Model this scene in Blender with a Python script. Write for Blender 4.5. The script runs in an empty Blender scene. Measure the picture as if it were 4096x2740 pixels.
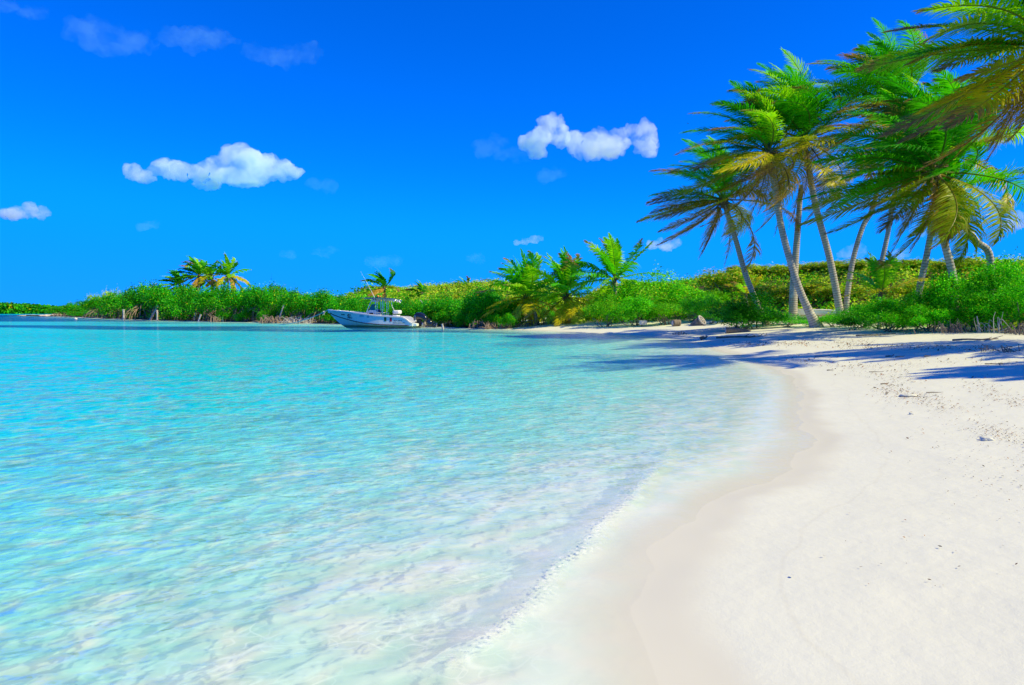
import bpy, bmesh, math, random
import numpy as np
from mathutils import Vector, Matrix
random.seed(7)
RS = np.random.RandomState(11)
R = math.radians
S = bpy.context.scene
C = S.collection
# ------------------------------------------------------------------ camera
CAM_H = 1.3
F = 2731.0                       # focal length in photo pixels (photo is 4096 x 2740)
PITCH = math.atan((1370 - 1248) / F)
cd = bpy.data.cameras.new('camera')
cd.sensor_width = 36.0
cd.lens = 36.0 * F / 4096
cd.clip_start = 0.05
cd.clip_end = 20000
cam = bpy.data.objects.new('camera', cd)
C.objects.link(cam)
cam.location = (0, 0, CAM_H)
cam.rotation_euler = (math.pi / 2 - PITCH, 0, 0)
S.camera = cam
# ------------------------------------------------------------------ light
SUN_EL, SUN_AZ = R(46), R(-20)    # azimuth measured from +x (to the photo's right) towards +y
sun_dir = Vector((math.cos(SUN_EL) * math.cos(SUN_AZ), math.cos(SUN_EL) * math.sin(SUN_AZ), math.sin(SUN_EL)))
sl = bpy.data.lights.new('sun', 'SUN')
sl.energy = 5.0
sl.angle = R(0.5)
sl.color = (1.0, 0.88, 0.43)
sun = bpy.data.objects.new('sun', sl)
C.objects.link(sun)
sun.rotation_euler = (-sun_dir).to_track_quat('-Z', 'Y').to_euler()
w = bpy.data.worlds.new('World')
S.world = w
w.use_nodes = True
nt = w.node_tree
nt.nodes.clear()
sky = nt.nodes.new('ShaderNodeTexSky')
sky.sky_type = 'NISHITA'
sky.sun_disc = False
sky.sun_elevation = SUN_EL
sky.sun_rotation = math.pi / 2 - SUN_AZ
sky.air_density = 1.0
sky.dust_density = 0.0
sky.ozone_density = 5.0
hs = nt.nodes.new('ShaderNodeHueSaturation')
hs.inputs['Saturation'].default_value = 1.35
mu = nt.nodes.new('ShaderNodeMix')
mu.data_type = 'RGBA'
mu.blend_type = 'MULTIPLY'
mu.inputs[0].default_value = 1.0
mu.inputs[7].default_value = (0.18, 0.72, 1.85, 1)
bg = nt.nodes.new('ShaderNodeBackground')
bg.inputs[1].default_value = 0.104
wo = nt.nodes.new('ShaderNodeOutputWorld')
nt.links.new(sky.outputs[0], hs.inputs['Color'])
nt.links.new(hs.outputs[0], mu.inputs[6])
sp = nt.nodes.new('ShaderNodeSeparateColor'); cb = nt.nodes.new('ShaderNodeCombineColor')
nt.links.new(mu.outputs[2], sp.inputs[0])


def _m(op, a, b):
    nd = nt.nodes.new('ShaderNodeMath'); nd.operation = op
    nt.links.new(a, nd.inputs[0]); nd.inputs[1].default_value = b
    return nd.outputs[0]


# a deep tropical blue: hardly any red, the green held back towards the horizon
nt.links.new(_m('MULTIPLY', _m('MAXIMUM', sp.outputs[0], 0), .06), cb.inputs[0])
_g = _m('SMOOTH_MIN', _m('MULTIPLY', _m('POWER', _m('MAXIMUM', sp.outputs[1], 0), .9), 1.2), 3.0)
_g.node.inputs[2].default_value = .9
nt.links.new(_g, cb.inputs[1])
nt.links.new(sp.outputs[2], cb.inputs[2])
nt.links.new(cb.outputs[0], bg.inputs[0])
nt.links.new(bg.outputs[0], wo.inputs[0])
S.view_settings.view_transform = 'Standard'
S.view_settings.look = 'None'
S.view_settings.exposure = 0.24
S.view_settings.gamma = 1.0
S.cycles.max_bounces = 24
S.cycles.diffuse_bounces = 3
S.cycles.glossy_bounces = 3
S.cycles.transparent_max_bounces = 12
S.cycles.volume_bounces = 24
S.cycles.use_denoising = True
S.cycles.caustics_reflective = False
S.cycles.caustics_refractive = False


# ------------------------------------------------------------------ helpers
def P(X, Y, D):
    """world point seen at photo pixel (X, Y) at depth y = D"""
    c, s = math.cos(PITCH), math.sin(PITCH)
    a, b = (X - 2048) / F, (1370 - Y) / F
    d = np.array((a, c + s * b, -s + c * b))
    return np.array((0, 0, CAM_H)) + d * (D / d[1])


def G(X, Y):
    """point of the sea level plane seen at photo pixel (X, Y)"""
    c, s = math.cos(PITCH), math.sin(PITCH)
    a, b = (X - 2048) / F, (1370 - Y) / F
    d = np.array((a, c + s * b, -s + c * b))
    return (d * (-CAM_H / d[2]))[:2]


def tag(o, label=None, cat=None, group=None, kind=None):
    if label: o['label'] = label
    if cat: o['category'] = cat
    if group: o['group'] = group
    if kind: o['kind'] = kind
    return o


def mesh(name, verts, faces, mat=None, parent=None, cols=None, smooth=False, uv=None, attrs=None, link=True):
    verts = np.asarray(verts, dtype=np.float32).reshape(-1, 3)
    me = bpy.data.meshes.new(name)
    if isinstance(faces, np.ndarray):
        m, k = faces.shape
        me.vertices.add(len(verts)); me.vertices.foreach_set('co', verts.ravel())
        me.loops.add(m * k); me.loops.foreach_set('vertex_index', faces.astype(np.int32).ravel())
        me.polygons.add(m)
        me.polygons.foreach_set('loop_start', np.arange(0, m * k, k, dtype=np.int32))
        me.update(calc_edges=True)
    else:
        me.from_pydata([tuple(v) for v in verts], [], [tuple(int(i) for i in f) for f in faces])
    if smooth:
        me.polygons.foreach_set('use_smooth', np.ones(len(me.polygons), dtype=bool))
    if cols is not None:
        a = me.color_attributes.new('Col', 'FLOAT_COLOR', 'POINT')
        c4 = np.ones((len(verts), 4), dtype=np.float32); c4[:, :3] = cols
        a.data.foreach_set('color', c4.ravel())
    for k, v in (attrs or {}).items():
        a = me.attributes.new(k, 'FLOAT', 'POINT')
        a.data.foreach_set('value', np.asarray(v, dtype=np.float32).ravel())
    if mat: me.materials.append(mat)
    if not link: return me
    return put(name, me, parent)


def put(name, me, parent=None):
    o = bpy.data.objects.new(name, me)
    C.objects.link(o)
    if parent: o.parent = parent
    return o


def empty(name, loc=(0, 0, 0), rz=0.0):
    o = bpy.data.objects.new(name, None)
    C.objects.link(o)
    o.location = loc
    o.rotation_euler = (0, 0, rz)
    o.empty_display_size = 0.3
    return o


class MB:
    """collects shapes and links them as one mesh"""
    def __init__(s): s.v, s.f, s.n = [], [], 0
    def add(s, v, f):
        v = np.asarray(v, float).reshape(-1, 3)
        s.v.append(v); s.f += [tuple(int(i) + s.n for i in q) for q in f]; s.n += len(v)
    def box(s, c, size, rot=None, bev=0.0):
        bm = bmesh.new(); bmesh.ops.create_cube(bm, size=1)
        bmesh.ops.scale(bm, vec=size, verts=bm.verts)
        if bev: bmesh.ops.bevel(bm, geom=bm.edges[:], offset=bev, segments=3, affect='EDGES', profile=.5)
        if rot is not None: bmesh.ops.rotate(bm, cent=(0, 0, 0), matrix=rot, verts=bm.verts)
        bm.verts.ensure_lookup_table()
        s.add([tuple(v.co + Vector(c)) for v in bm.verts], [[v.index for v in q.verts] for q in bm.faces]); bm.free()
    def ball(s, c, size, seg=12):
        bm = bmesh.new(); bmesh.ops.create_uvsphere(bm, u_segments=seg, v_segments=max(6, seg * 2 // 3), radius=1)
        bm.verts.ensure_lookup_table()
        s.add([(v.co.x * size[0] + c[0], v.co.y * size[1] + c[1], v.co.z * size[2] + c[2]) for v in bm.verts],
              [[v.index for v in q.verts] for q in bm.faces]); bm.free()
    def tube(s, pts, rad, sides=6, cap=True):
        v, f = tube(pts, rad, sides, cap); s.add(v, f)
    def build(s, name, mat, parent=None, smooth=False):
        return mesh(name, np.concatenate(s.v), s.f, mat, parent, smooth=smooth)


def frames(pts):
    pts = np.asarray(pts, float)
    t = np.gradient(pts, axis=0)
    t /= np.linalg.norm(t, axis=1)[:, None] + 1e-9
    return t


def tube(pts, rad, sides=6, cap=True):
    pts = np.asarray(pts, float)
    n = len(pts)
    rad = np.full(n, rad) if np.isscalar(rad) else np.asarray(rad, float)
    t = frames(pts)
    ref = np.array((0, 0, 1.0)) if abs(t[:, 2].mean()) < .8 else np.array((1.0, 0, 0))
    a = np.cross(t, ref); a /= np.linalg.norm(a, axis=1)[:, None] + 1e-9
    b = np.cross(t, a)
    ang = np.arange(sides) * 2 * math.pi / sides
    v = pts[:, None] + rad[:, None, None] * (np.cos(ang)[None, :, None] * a[:, None] + np.sin(ang)[None, :, None] * b[:, None])
    f = []
    for i in range(n - 1):
        for j in range(sides):
            k = (j + 1) % sides
            f.append((i * sides + j, i * sides + k, (i + 1) * sides + k, (i + 1) * sides + j))
    if cap:
        f.append(tuple(range(sides))[::-1]); f.append(tuple((n - 1) * sides + j for j in range(sides)))
    return v.reshape(-1, 3), f


def spline(pts, n):
    """Catmull-Rom through points"""
    p = np.asarray(pts, float)
    p = np.vstack([2 * p[0] - p[1], p, 2 * p[-1] - p[-2]])
    m = len(p) - 3
    out = []
    for u in np.linspace(0, m - 1e-6, n):
        i = int(u); t = u - i
        a, b, c, d = p[i:i + 4]
        out.append(.5 * (2 * b + (c - a) * t + (2 * a - 5 * b + 4 * c - d) * t * t + (3 * b - a - 3 * c + d) * t ** 3))
    return np.array(out)


def sstep(a, b, x):
    t = np.clip((x - a) / (b - a), 0, 1)
    return t * t * (3 - 2 * t)


_lat = np.random.RandomState(5).rand(64, 64)
def vnoise(x, y):
    x = np.asarray(x, float); y = np.asarray(y, float)
    xi, yi = np.floor(x).astype(int), np.floor(y).astype(int)
    fx, fy = x - xi, y - yi
    fx, fy = fx * fx * (3 - 2 * fx), fy * fy * (3 - 2 * fy)
    g = lambda i, j: _lat[i % 64, j % 64]
    return (g(xi, yi) * (1 - fx) + g(xi + 1, yi) * fx) * (1 - fy) + (g(xi, yi + 1) * (1 - fx) + g(xi + 1, yi + 1) * fx) * fy


# ------------------------------------------------------------------ material helpers
class NT:
    def __init__(s, name):
        s.m = bpy.data.materials.new(name); s.m.use_nodes = True
        s.t = s.m.node_tree; s.t.nodes.clear()
        s.out = s.n('OutputMaterial')
    def n(s, typ, **kw):
        nd = s.t.nodes.new('ShaderNode' + typ)
        for k, v in kw.items(): setattr(nd, k, v)
        return nd
    def l(s, a, b): s.t.links.new(a, b)
    def val(s, sock, v):
        if hasattr(v, 'is_linked'): s.l(v, sock)
        else: sock.default_value = v
    def math(s, op, a, b=0.0, c=None, clamp=False):
        nd = s.n('Math', operation=op, use_clamp=clamp)
        s.val(nd.inputs[0], a); s.val(nd.inputs[1], b)
        if c is not None: s.val(nd.inputs[2], c)
        return nd.outputs[0]
    def mix(s, fac, a, b, blend='MIX'):
        nd = s.n('Mix', data_type='RGBA', blend_type=blend)
        s.val(nd.inputs[0], fac)
        for i, c in ((6, a), (7, b)):
            s.val(nd.inputs[i], c if hasattr(c, 'is_linked') else tuple(c) + (1,))
        return nd.outputs[2]
    def noise(s, vec, scale, detail=3, rough=.55, dist=0.0):
        nd = s.n('TexNoise'); s.l(vec, nd.inputs['Vector'])
        nd.inputs['Scale'].default_value = scale; nd.inputs['Detail'].default_value = detail
        nd.inputs['Roughness'].default_value = rough; nd.inputs['Distortion'].default_value = dist
        return nd.outputs[0]
    def mapv(s, vec, scale=(1, 1, 1), rot=(0, 0, 0)):
        nd = s.n('Mapping'); s.l(vec, nd.inputs[0])
        nd.inputs['Scale'].default_value = scale; nd.inputs['Rotation'].default_value = rot
        return nd.outputs[0]
    def dirmap(s, vec, ang, along, across):
        """coordinates stretched along a ground direction"""
        return s.mapv(s.mapv(vec, (1, 1, 1), (0, 0, -R(ang))), (along, across, 1))
    def ramp(s, fac, lo, hi, smooth=True):
        nd = s.n('MapRange', interpolation_type='SMOOTHSTEP' if smooth else 'LINEAR')
        s.val(nd.inputs[0], fac); nd.inputs[1].default_value = lo; nd.inputs[2].default_value = hi
        return nd.outputs[0]
    def bump(s, h, strength, dist=1.0, normal=None):
        nd = s.n('Bump'); s.l(h, nd.inputs['Height'])
        s.val(nd.inputs['Strength'], strength); nd.inputs['Distance'].default_value = dist
        if normal is not None: s.l(normal, nd.inputs['Normal'])
        return nd.outputs[0]
    def pos(s): return s.n('NewGeometry').outputs['Position']
    def attr(s, name, out='Fac'): return s.n('Attribute', attribute_name=name).outputs[out]
    def princ(s, **kw):
        nd = s.n('BsdfPrincipled')
        for k, v in kw.items():
            sk = nd.inputs[k.replace('_', ' ')]
            s.val(sk, (tuple(v) + (1,)) if isinstance(v, tuple) and len(v) == 3 and sk.type == 'RGBA' else v)
        return nd
    def done(s, shader, vol=False):
        s.l(shader, s.out.inputs['Volume' if vol else 'Surface']); return s.m


def simple(name, col, rough=.5, metal=0.0, spec=.5, var=.12, scale=8.0, bump=0.0):
    """a painted or plain surface with slight wear"""
    t = NT(name)
    co = t.n('TexCoord').outputs['Object']
    n = t.noise(co, scale, 5, .6)
    c = t.mix(t.ramp(n, .3, .75), tuple(x * (1 - var) for x in col), tuple(min(1, x * (1 + var)) for x in col))
    kw = dict(Base_Color=c, Metallic=metal)
    b = t.princ(**kw)
    t.l(t.math('MULTIPLY_ADD', n, .2, rough - .1), b.inputs['Roughness'])
    b.inputs['Specular IOR Level'].default_value = spec
    if bump:
        t.l(t.bump(t.noise(co, scale * 4, 4), bump, .02), b.inputs['Normal'])
    return t.done(b.outputs[0])


# ------------------------------------------------------------------ the land's shape
SHORE_PX = [(2600, 2740), (2612, 2400), (2750, 2120), (2960, 1975), (3150, 1875), (3215, 1780), (3215, 1650),
            (3190, 1545), (3070, 1462), (2830, 1384), (2620, 1346), (2270, 1327), (2044, 1317), (1880, 1312),
            (1700, 1307), (1500, 1300), (1300, 1294), (1100, 1290), (900, 1287), (620, 1281), (400, 1273), (230, 1266), (118, 1263)]
SHORE = [(-0.6, -40.), (0.1, -8.), (0.35, 0.)] + [tuple(G(*p)) for p in SHORE_PX]
SHORE = np.array(SHORE)
LAND = np.vstack([spline(SHORE, 220), [(-150., 270.), (-60., 300.), (120., 330.), (420., 330.), (420., -40.)]])


def signed(x, y):
    """distance to the waterline, positive on land"""
    p = np.stack([np.ravel(x), np.ravel(y)], 1)
    d = np.full(len(p), 1e9); ins = np.zeros(len(p), bool)
    n = len(LAND)
    for i in range(n):
        a, b = LAND[i], LAND[(i + 1) % n]
        e = b - a
        w_ = p - a
        t = np.clip((w_ @ e) / (e @ e + 1e-12), 0, 1)
        d = np.minimum(d, ((w_ - t[:, None] * e) ** 2).sum(1))
        c = (a[1] > p[:, 1]) != (b[1] > p[:, 1])
        xs = a[0] + (p[:, 1] - a[1]) / (e[1] if abs(e[1]) > 1e-12 else 1e-12) * e[0]
        ins ^= c & (p[:, 0] < xs)
    d = np.sqrt(d)
    s = np.where(ins, d, -d)
    cusp = .22 * (vnoise(p[:, 0] * 1.3 + 7, p[:, 1] * 1.3) - .5) + .10 * (vnoise(p[:, 0] * 4.1, p[:, 1] * 4.1 + 3) - .5)
    s = s + cusp * np.exp(-(s / 1.2) ** 2)
    return s.reshape(np.shape(x))


def land_z(x, y, s=None):
    x = np.asarray(x, float); y = np.asarray(y, float)
    if s is None: s = signed(x, y)
    t_ = np.maximum(-s, 0)
    sea = -(.03 * np.minimum(t_, 1.5) + .07 * np.clip(t_ - 1.5, 0, 6) + .02 * np.maximum(t_ - 7.5, 0))
    sea = np.maximum(sea, -2.6)
    beach = .082 * np.minimum(s, 7.5) + .03 * np.clip(s - 7.5, 0, 20)
    # dune behind the vegetation line: high on the right, a saddle, then a second hill behind the mangroves
    right = sstep(8, 13, x)
    mid = sstep(-34, -22, x) * (1 - sstep(4, 9, x))
    h = right * 2.9 * sstep(8, 20, s) + mid * 3.2 * sstep(7, 24, s)
    h = h * (.8 + .35 * vnoise(x * .09 + 3, y * .09)) + 1.0 * np.exp(-((x + 5) / 7) ** 2 - ((y - 86) / 14) ** 2)
    lump = .05 * (vnoise(x * .9, y * .9) - .5) * sstep(1.5, 5, s) + .012 * (vnoise(x * 2.7, y * 2.7) - .5) * sstep(.4, 2, s)
    return np.where(s > 0, beach + h + lump, sea)


def gz(x, y):
    return float(land_z(np.array([x]), np.array([y]))[0])
# ------------------------------------------------------------------ ground, seabed, water
def sand_material():
    t = NT('beach_sand')
    pos = t.pos()
    sh = t.attr('shore')
    n1 = t.noise(pos, 1.3, 5, .6); n2 = t.noise(pos, 9, 4, .6); n3 = t.noise(pos, 160, 3, .7)
    dry = t.mix(n1, (.645, .64, .545), (.715, .715, .62))
    dry = t.mix(t.ramp(n3, .35, .75), dry, (.675, .675, .58))
    # wet strip above the waterline, its edge wandering with the last swash
    edge = t.math('ADD', sh, t.math('MULTIPLY', t.math('SUBTRACT', t.noise(pos, .8, 3), .5), .35))
    wet = t.math('SUBTRACT', 1, t.ramp(edge, .12, .38))
    litter = t.ramp(t.noise(pos, 1.1, 5, .7), .56, .70)
    lit2 = t.math('MULTIPLY', litter, t.ramp(sh, 4.5, 8))
    dry = t.mix(t.math('MULTIPLY', lit2, .75), dry, (.15, .10, .06))
    swash = t.math('SUBTRACT', 1, t.ramp(t.math('ABSOLUTE', t.math('SUBTRACT', edge, .62)), 0, .022))
    dry = t.mix(t.math('MULTIPLY', swash, .10), dry, (.42, .37, .28))
    # trampled leaf mould under the bushes
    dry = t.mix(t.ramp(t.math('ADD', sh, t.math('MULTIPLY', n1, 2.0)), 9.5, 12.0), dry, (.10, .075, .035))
    dry = t.mix(t.ramp(sh, 0, -.4), dry, (.78, .79, .70))
    col = t.mix(t.math('MULTIPLY', wet, t.ramp(sh, -.5, .0)), dry, (.655, .625, .505))
    col = t.mix(t.math('MULTIPLY', t.attr('mud'), t.ramp(t.math('ADD', sh, t.math('MULTIPLY', n1, 1.2)), .3, .9)), col, (.07, .05, .03))
    # sea grass beds on the bottom, with a shadow on the water painted in at their right end
    col = t.mix(t.attr('grass'), col, (.015, .06, .06))
    rough = t.math('MULTIPLY_ADD', wet, -.33, .85)
    b = t.princ(Base_Color=col, Roughness=rough)
    t.l(t.math('MULTIPLY_ADD', wet, .12, .15), b.inputs['Specular IOR Level'])
    # caustic net painted on the shallow bottom, also raised as relief; and grain of the dry sand
    def sun_lines(ang, al, ac, sc, wdt, dist):
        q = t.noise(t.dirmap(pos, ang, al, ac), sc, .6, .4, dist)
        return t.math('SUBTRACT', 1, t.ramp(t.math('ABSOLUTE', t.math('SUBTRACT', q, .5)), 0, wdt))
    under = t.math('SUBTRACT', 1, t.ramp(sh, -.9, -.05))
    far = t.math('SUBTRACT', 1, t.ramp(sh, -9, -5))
    sun_net = t.math('MAXIMUM', sun_lines(32, .85, 1.2, 3.0, .035, 1.6), t.math('MULTIPLY', sun_lines(12, .9, 1.2, 5.5, .05, 1.8), .75))
    sun_net = t.math('MULTIPLY', sun_net, t.ramp(t.noise(pos, 1.4, 3, .6), .36, .62))
    und = t.noise(t.dirmap(pos, 35, .85, 1.2), 3.4, 2, .5)
    col = t.mix(t.math('MULTIPLY', under, t.ramp(und, .62, .36)), col, (.60, .69, .60))  # bottom toned down between the painted light lines
    col = t.mix(t.math('MULTIPLY', under, t.math('MULTIPLY', sun_net, .6)), col, (.95, .96, .88))  # bright caustic lines painted into the seabed colour
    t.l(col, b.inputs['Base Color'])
    nb = t.bump(sun_net, t.math('MULTIPLY', t.math('MULTIPLY', under, far), .7), .035)
    nb = t.bump(und, t.math('MULTIPLY', under, .4), .06, nb)
    nb = t.bump(t.noise(pos, 2.6, 3, .5), t.math('MULTIPLY', t.ramp(sh, .2, 1.2), .2), .08, nb)
    nb = t.bump(n2, t.math('MULTIPLY', t.math('SUBTRACT', 1, wet), .2), .03, nb)
    nb = t.bump(n3, t.math('MULTIPLY', t.math('SUBTRACT', 1, wet), .25), .004, nb)
    t.l(nb, b.inputs['Normal'])
    return t.done(b.outputs[0])


def grass_mask(x, y, s):
    """dark sea grass beds lie in long bands parallel to the far shore"""
    def pxY(x_, y_): return 1248 + F * CAM_H / np.maximum(y_, .5)
    Y = pxY(x, y); X = 2048 + F * x / np.maximum(y, .5)
    wob = 5 * (vnoise(x * .12, y * .05) - .5) + 3 * (vnoise(x * .5 + 9, y * .12) - .5)
    k = Y + wob * .6
    lo = np.interp(X, [0, 600, 1300, 1800, 2300], [1299, 1304, 1306, 1310, 1328]); hi = np.interp(X, [0, 600, 1300, 1800, 2300], [1309, 1321, 1328, 1330, 1338])  # rightmost stop draws a shadow on the water into the bed mask
    band = sstep(lo - 1, lo + 1.5, k) * (1 - sstep(hi - 1.5, hi + 1.5, k)) * (1 - .75 * np.exp(-((k - lo - 9) / 1.3) ** 2) * sstep(900, 1300, X)) * (1 - sstep(1800, 2500, X))
    band2 = (1 - sstep(1285, 1288, k)) * sstep(1254, 1262, k) * (1 - .5 * sstep(700, 1500, X))
    band3 = sstep(1289, 1291, k) * (1 - sstep(1294, 1296, k)) * .6 * sstep(300, 700, X) * (1 - sstep(1500, 2300, X))
    return np.clip(np.maximum(np.maximum(band, band2), band3), 0, 1)


def geo(a, b, first, ratio, cap):
    o, st = [a], first
    while o[-1] < b:
        o.append(o[-1] + st); st = min(cap, st * ratio)
    return o


xs = np.array([-v for v in geo(2.6, 900, .09, 1.06, 30)][::-1] + list(np.arange(-2.5, 9.0, .07)) + geo(9.0, 900, .1, 1.05, 30))
ys = np.array([-v for v in geo(.5, 60, .3, 1.15, 8)][::-1] + list(np.arange(-.4, 2.0, .12)) + list(np.arange(2.0, 14, .06)) + geo(14, 1500, .08, 1.035, 30))
GX, GY = np.meshgrid(xs, ys)
SH = signed(GX, GY)
Z = land_z(GX, GY, SH)
Z = np.where(GX > 420, np.minimum(Z, .3), Z)
nx, ny = len(xs), len(ys)
idx = np.arange(nx * ny).reshape(ny, nx)
quads = np.stack([idx[:-1, :-1], idx[:-1, 1:], idx[1:, 1:], idx[1:, :-1]], -1).reshape(-1, 4)
GR = grass_mask(GX, GY, SH) * sstep(1, 4, -SH)
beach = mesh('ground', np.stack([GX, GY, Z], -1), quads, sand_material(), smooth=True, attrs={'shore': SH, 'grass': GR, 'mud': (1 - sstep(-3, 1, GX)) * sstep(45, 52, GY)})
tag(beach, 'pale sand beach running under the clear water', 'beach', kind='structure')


def water_material():
    t = NT('clear_sea_water')
    pos = t.pos()
    dep = t.attr('depth'); gr = t.attr('grass'); foam = t.attr('foam')
    dist = t.n('VectorMath', operation='LENGTH'); t.l(pos, dist.inputs[0])
    d = dist.outputs['Value']
    # ripples: crests roughly along the shore, small chop across them
    a = t.noise(t.dirmap(pos, 30, .9, 1.15), 4.8, 2.2, .5, .4)
    b = t.noise(t.dirmap(pos, -8, .9, 1.15), 10.0, 1.5, .5, .4)
    c = t.noise(t.dirmap(pos, 25, .75, 1.1), 2.1, 2, .5, .8)
    e = t.noise(t.dirmap(pos, 5, .55, .75), 1.1, 3, .55, .5)
    h = t.math('ADD', t.math('MULTIPLY', a, .5), t.math('ADD', t.math('MULTIPLY', b, .42), t.math('ADD', t.math('MULTIPLY', c, .6), t.math('MULTIPLY', e, t.math('MULTIPLY_ADD', t.ramp(d, 6, 45), 2.6, .3)))))
    st = t.ramp(dep, .0, .12)
    nb = t.bump(h, t.math('MULTIPLY_ADD', st, .6, .12), .10)
    nbd = t.bump(h, t.math('MULTIPLY_ADD', st, .8, .05), .12)
    fr = t.n('Fresnel'); fr.inputs['IOR'].default_value = 1.33; t.l(nb, fr.inputs['Normal'])
    f = t.math('MULTIPLY', t.math('MINIMUM', t.math('MULTIPLY', fr.outputs[0], .75), .34), t.math('MULTIPLY_ADD', t.ramp(dep, 0, .03), .7, .3))
    gl = t.n('BsdfGlossy'); gl.inputs['Roughness'].default_value = .06; t.l(nb, gl.inputs['Normal'])
    gl.inputs['Color'].default_value = (1, 1, 1, 1)
    # crest-to-trough thickness exaggerated to paint pale flecks of light into the water colour
    pat = t.math('ADD', t.math('MULTIPLY', a, .55), t.math('ADD', t.math('MULTIPLY', c, .35), t.math('MULTIPLY', e, .22)))
    hs = t.ramp(pat, .45, .66)
    dep = t.math('MULTIPLY', dep, t.math('MULTIPLY_ADD', hs, 1.25, .30))
    tr = t.n('BsdfTransparent')
    comb = t.n('CombineColor')
    for i, k in enumerate((-2.4, -.10, -.16)):
        t.l(t.math('EXPONENT', t.math('MULTIPLY', dep, k)), comb.inputs[i])
    t.l(comb.outputs[0], tr.inputs[0])
    body = t.math('SUBTRACT', 1, t.math('EXPONENT', t.math('MULTIPLY', dep, -1.5)))
    deepc = t.mix(t.ramp(dep, .05, .75), (.36, .95, .90), (.0, .70, .74))
    deepc = t.mix(gr, deepc, (.0, .06, .22))
    df = t.n('BsdfDiffuse'); t.l(deepc, df.inputs[0]); t.l(nbd, df.inputs['Normal'])
    m1 = t.n('MixShader'); t.l(body, m1.inputs[0]); t.l(tr.outputs[0], m1.inputs[1]); t.l(df.outputs[0], m1.inputs[2])
    m2 = t.n('MixShader'); t.l(f, m2.inputs[0]); t.l(m1.outputs[0], m2.inputs[1]); t.l(gl.outputs[0], m2.inputs[2])
    fo = t.n('BsdfDiffuse'); fo.inputs[0].default_value = (.8, .8, .78, 1)
    fn = t.ramp(t.noise(pos, 38, 4, .7), .5, .66)
    m3 = t.n('MixShader'); t.l(t.math('MULTIPLY', fn, foam), m3.inputs[0]); t.l(m2.outputs[0], m3.inputs[1]); t.l(fo.outputs[0], m3.inputs[2])
    return t.done(m3.outputs[0])


# the small wave running up the beach: a real ridge in the water sheet
WAVE_PX = [(2700, 1790), (2630, 1890), (2560, 1990), (2470, 2080), (2330, 2220), (2200, 2340), (2090, 2450), (1940, 2580), (1720, 2720)]
WAVE = spline([G(*p) for p in WAVE_PX], 60)


def wave_dist(x, y):
    p = np.stack([x.ravel(), y.ravel()], 1)
    best = np.full(len(p), 1e9); sign = np.zeros(len(p)); par = np.zeros(len(p))
    for i in range(len(WAVE) - 1):
        a, b = WAVE[i], WAVE[i + 1]; e = b - a; w_ = p - a
        t = np.clip((w_ @ e) / (e @ e), 0, 1)
        q = w_ - t[:, None] * e
        d2 = (q ** 2).sum(1)
        m = d2 < best
        best[m] = d2[m]; sign[m] = np.sign(e[0] * w_[m, 1] - e[1] * w_[m, 0]); par[m] = (i + t[m]) / (len(WAVE) - 1)
    return (np.sqrt(best) * sign).reshape(x.shape), par.reshape(x.shape)


wx = np.array([-v for v in geo(2.6, 900, .08, 1.05, 30)][::-1] + list(np.arange(-2.5, 3.2, .025)) + geo(3.2, 60, .06, 1.06, 6))
wy = np.array([-v for v in geo(.6, 40, .3, 1.2, 8)][::-1] + list(np.arange(-.5, 2.0, .15)) + list(np.arange(2.0, 8.5, .03)) + geo(8.5, 1600, .05, 1.03, 40))
WX, WY = np.meshgrid(wx, wy)
WS = signed(WX, WY)
near = (WX > -3) & (WX < 3.5) & (WY > 1.8) & (WY < 9)
wd = np.full(WX.shape, 9.); wp = np.zeros(WX.shape)
wd[near], wp[near] = wave_dist(WX[near], WY[near])
wob = .05 * (vnoise(WX * 3, WY * 3) - .5) * 2 + .03 * (vnoise(WX * 9, WY * 9) - .5)
amp = np.sin(np.clip(wp, 0, 1) * math.pi) ** .6
wdd = wd + wob
ridge = np.where(wdd > 0, np.exp(-(wdd / .055) ** 2), np.exp(-(wdd / .17) ** 2)) * amp * np.exp(-((np.abs(wd) > 1) * 9))
fall = sstep(60, 18, WY)
rip = (.010 * np.sin(WX * 2.2 + WY * 7.5 + 2.5 * vnoise(WX * .8, WY * .8)) + .008 * np.sin(-WX * 4.5 + WY * 9 + 3 * vnoise(WX * 1.1 + 5, WY * 1.1))
       + .018 * (vnoise(WX * 2.4, WY * 4.0) - .5) + .010 * (vnoise(WX * 6.0, WY * 8.0) - .5)) * sstep(.2, 2.0, -WS) * (1 - sstep(14, 30, WY))
WZ = .034 * ridge + .45 * rip
DEP = np.maximum(0, -land_z(WX, WY, WS)) + .0
FOAM = np.clip(np.exp(-((wdd + .03) / .045) ** 2) * amp * .9 + np.exp(-((wd + .25) / .35) ** 2) * amp * .12, 0, 1) * near
nx, ny = len(wx), len(wy)
idx = np.arange(nx * ny).reshape(ny, nx)
quads = np.stack([idx[:-1, :-1], idx[:-1, 1:], idx[1:, 1:], idx[1:, :-1]], -1).reshape(-1, 4)
keep = (WS.ravel()[quads].min(1) < .6) & (WX.ravel()[quads].max(1) < 60)
WGR = grass_mask(WX, WY, WS) * sstep(.5, 3, -WS)
used, inv = np.unique(quads[keep].ravel(), return_inverse=True)
water = mesh('water', np.stack([WX, WY, WZ], -1).reshape(-1, 3)[used], inv.reshape(-1, 4), water_material(), smooth=True,
             attrs={'depth': DEP.ravel()[used], 'grass': WGR.ravel()[used], 'foam': FOAM.ravel()[used]})
tag(water, 'clear turquoise water of the bay', 'water', kind='structure')
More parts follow.
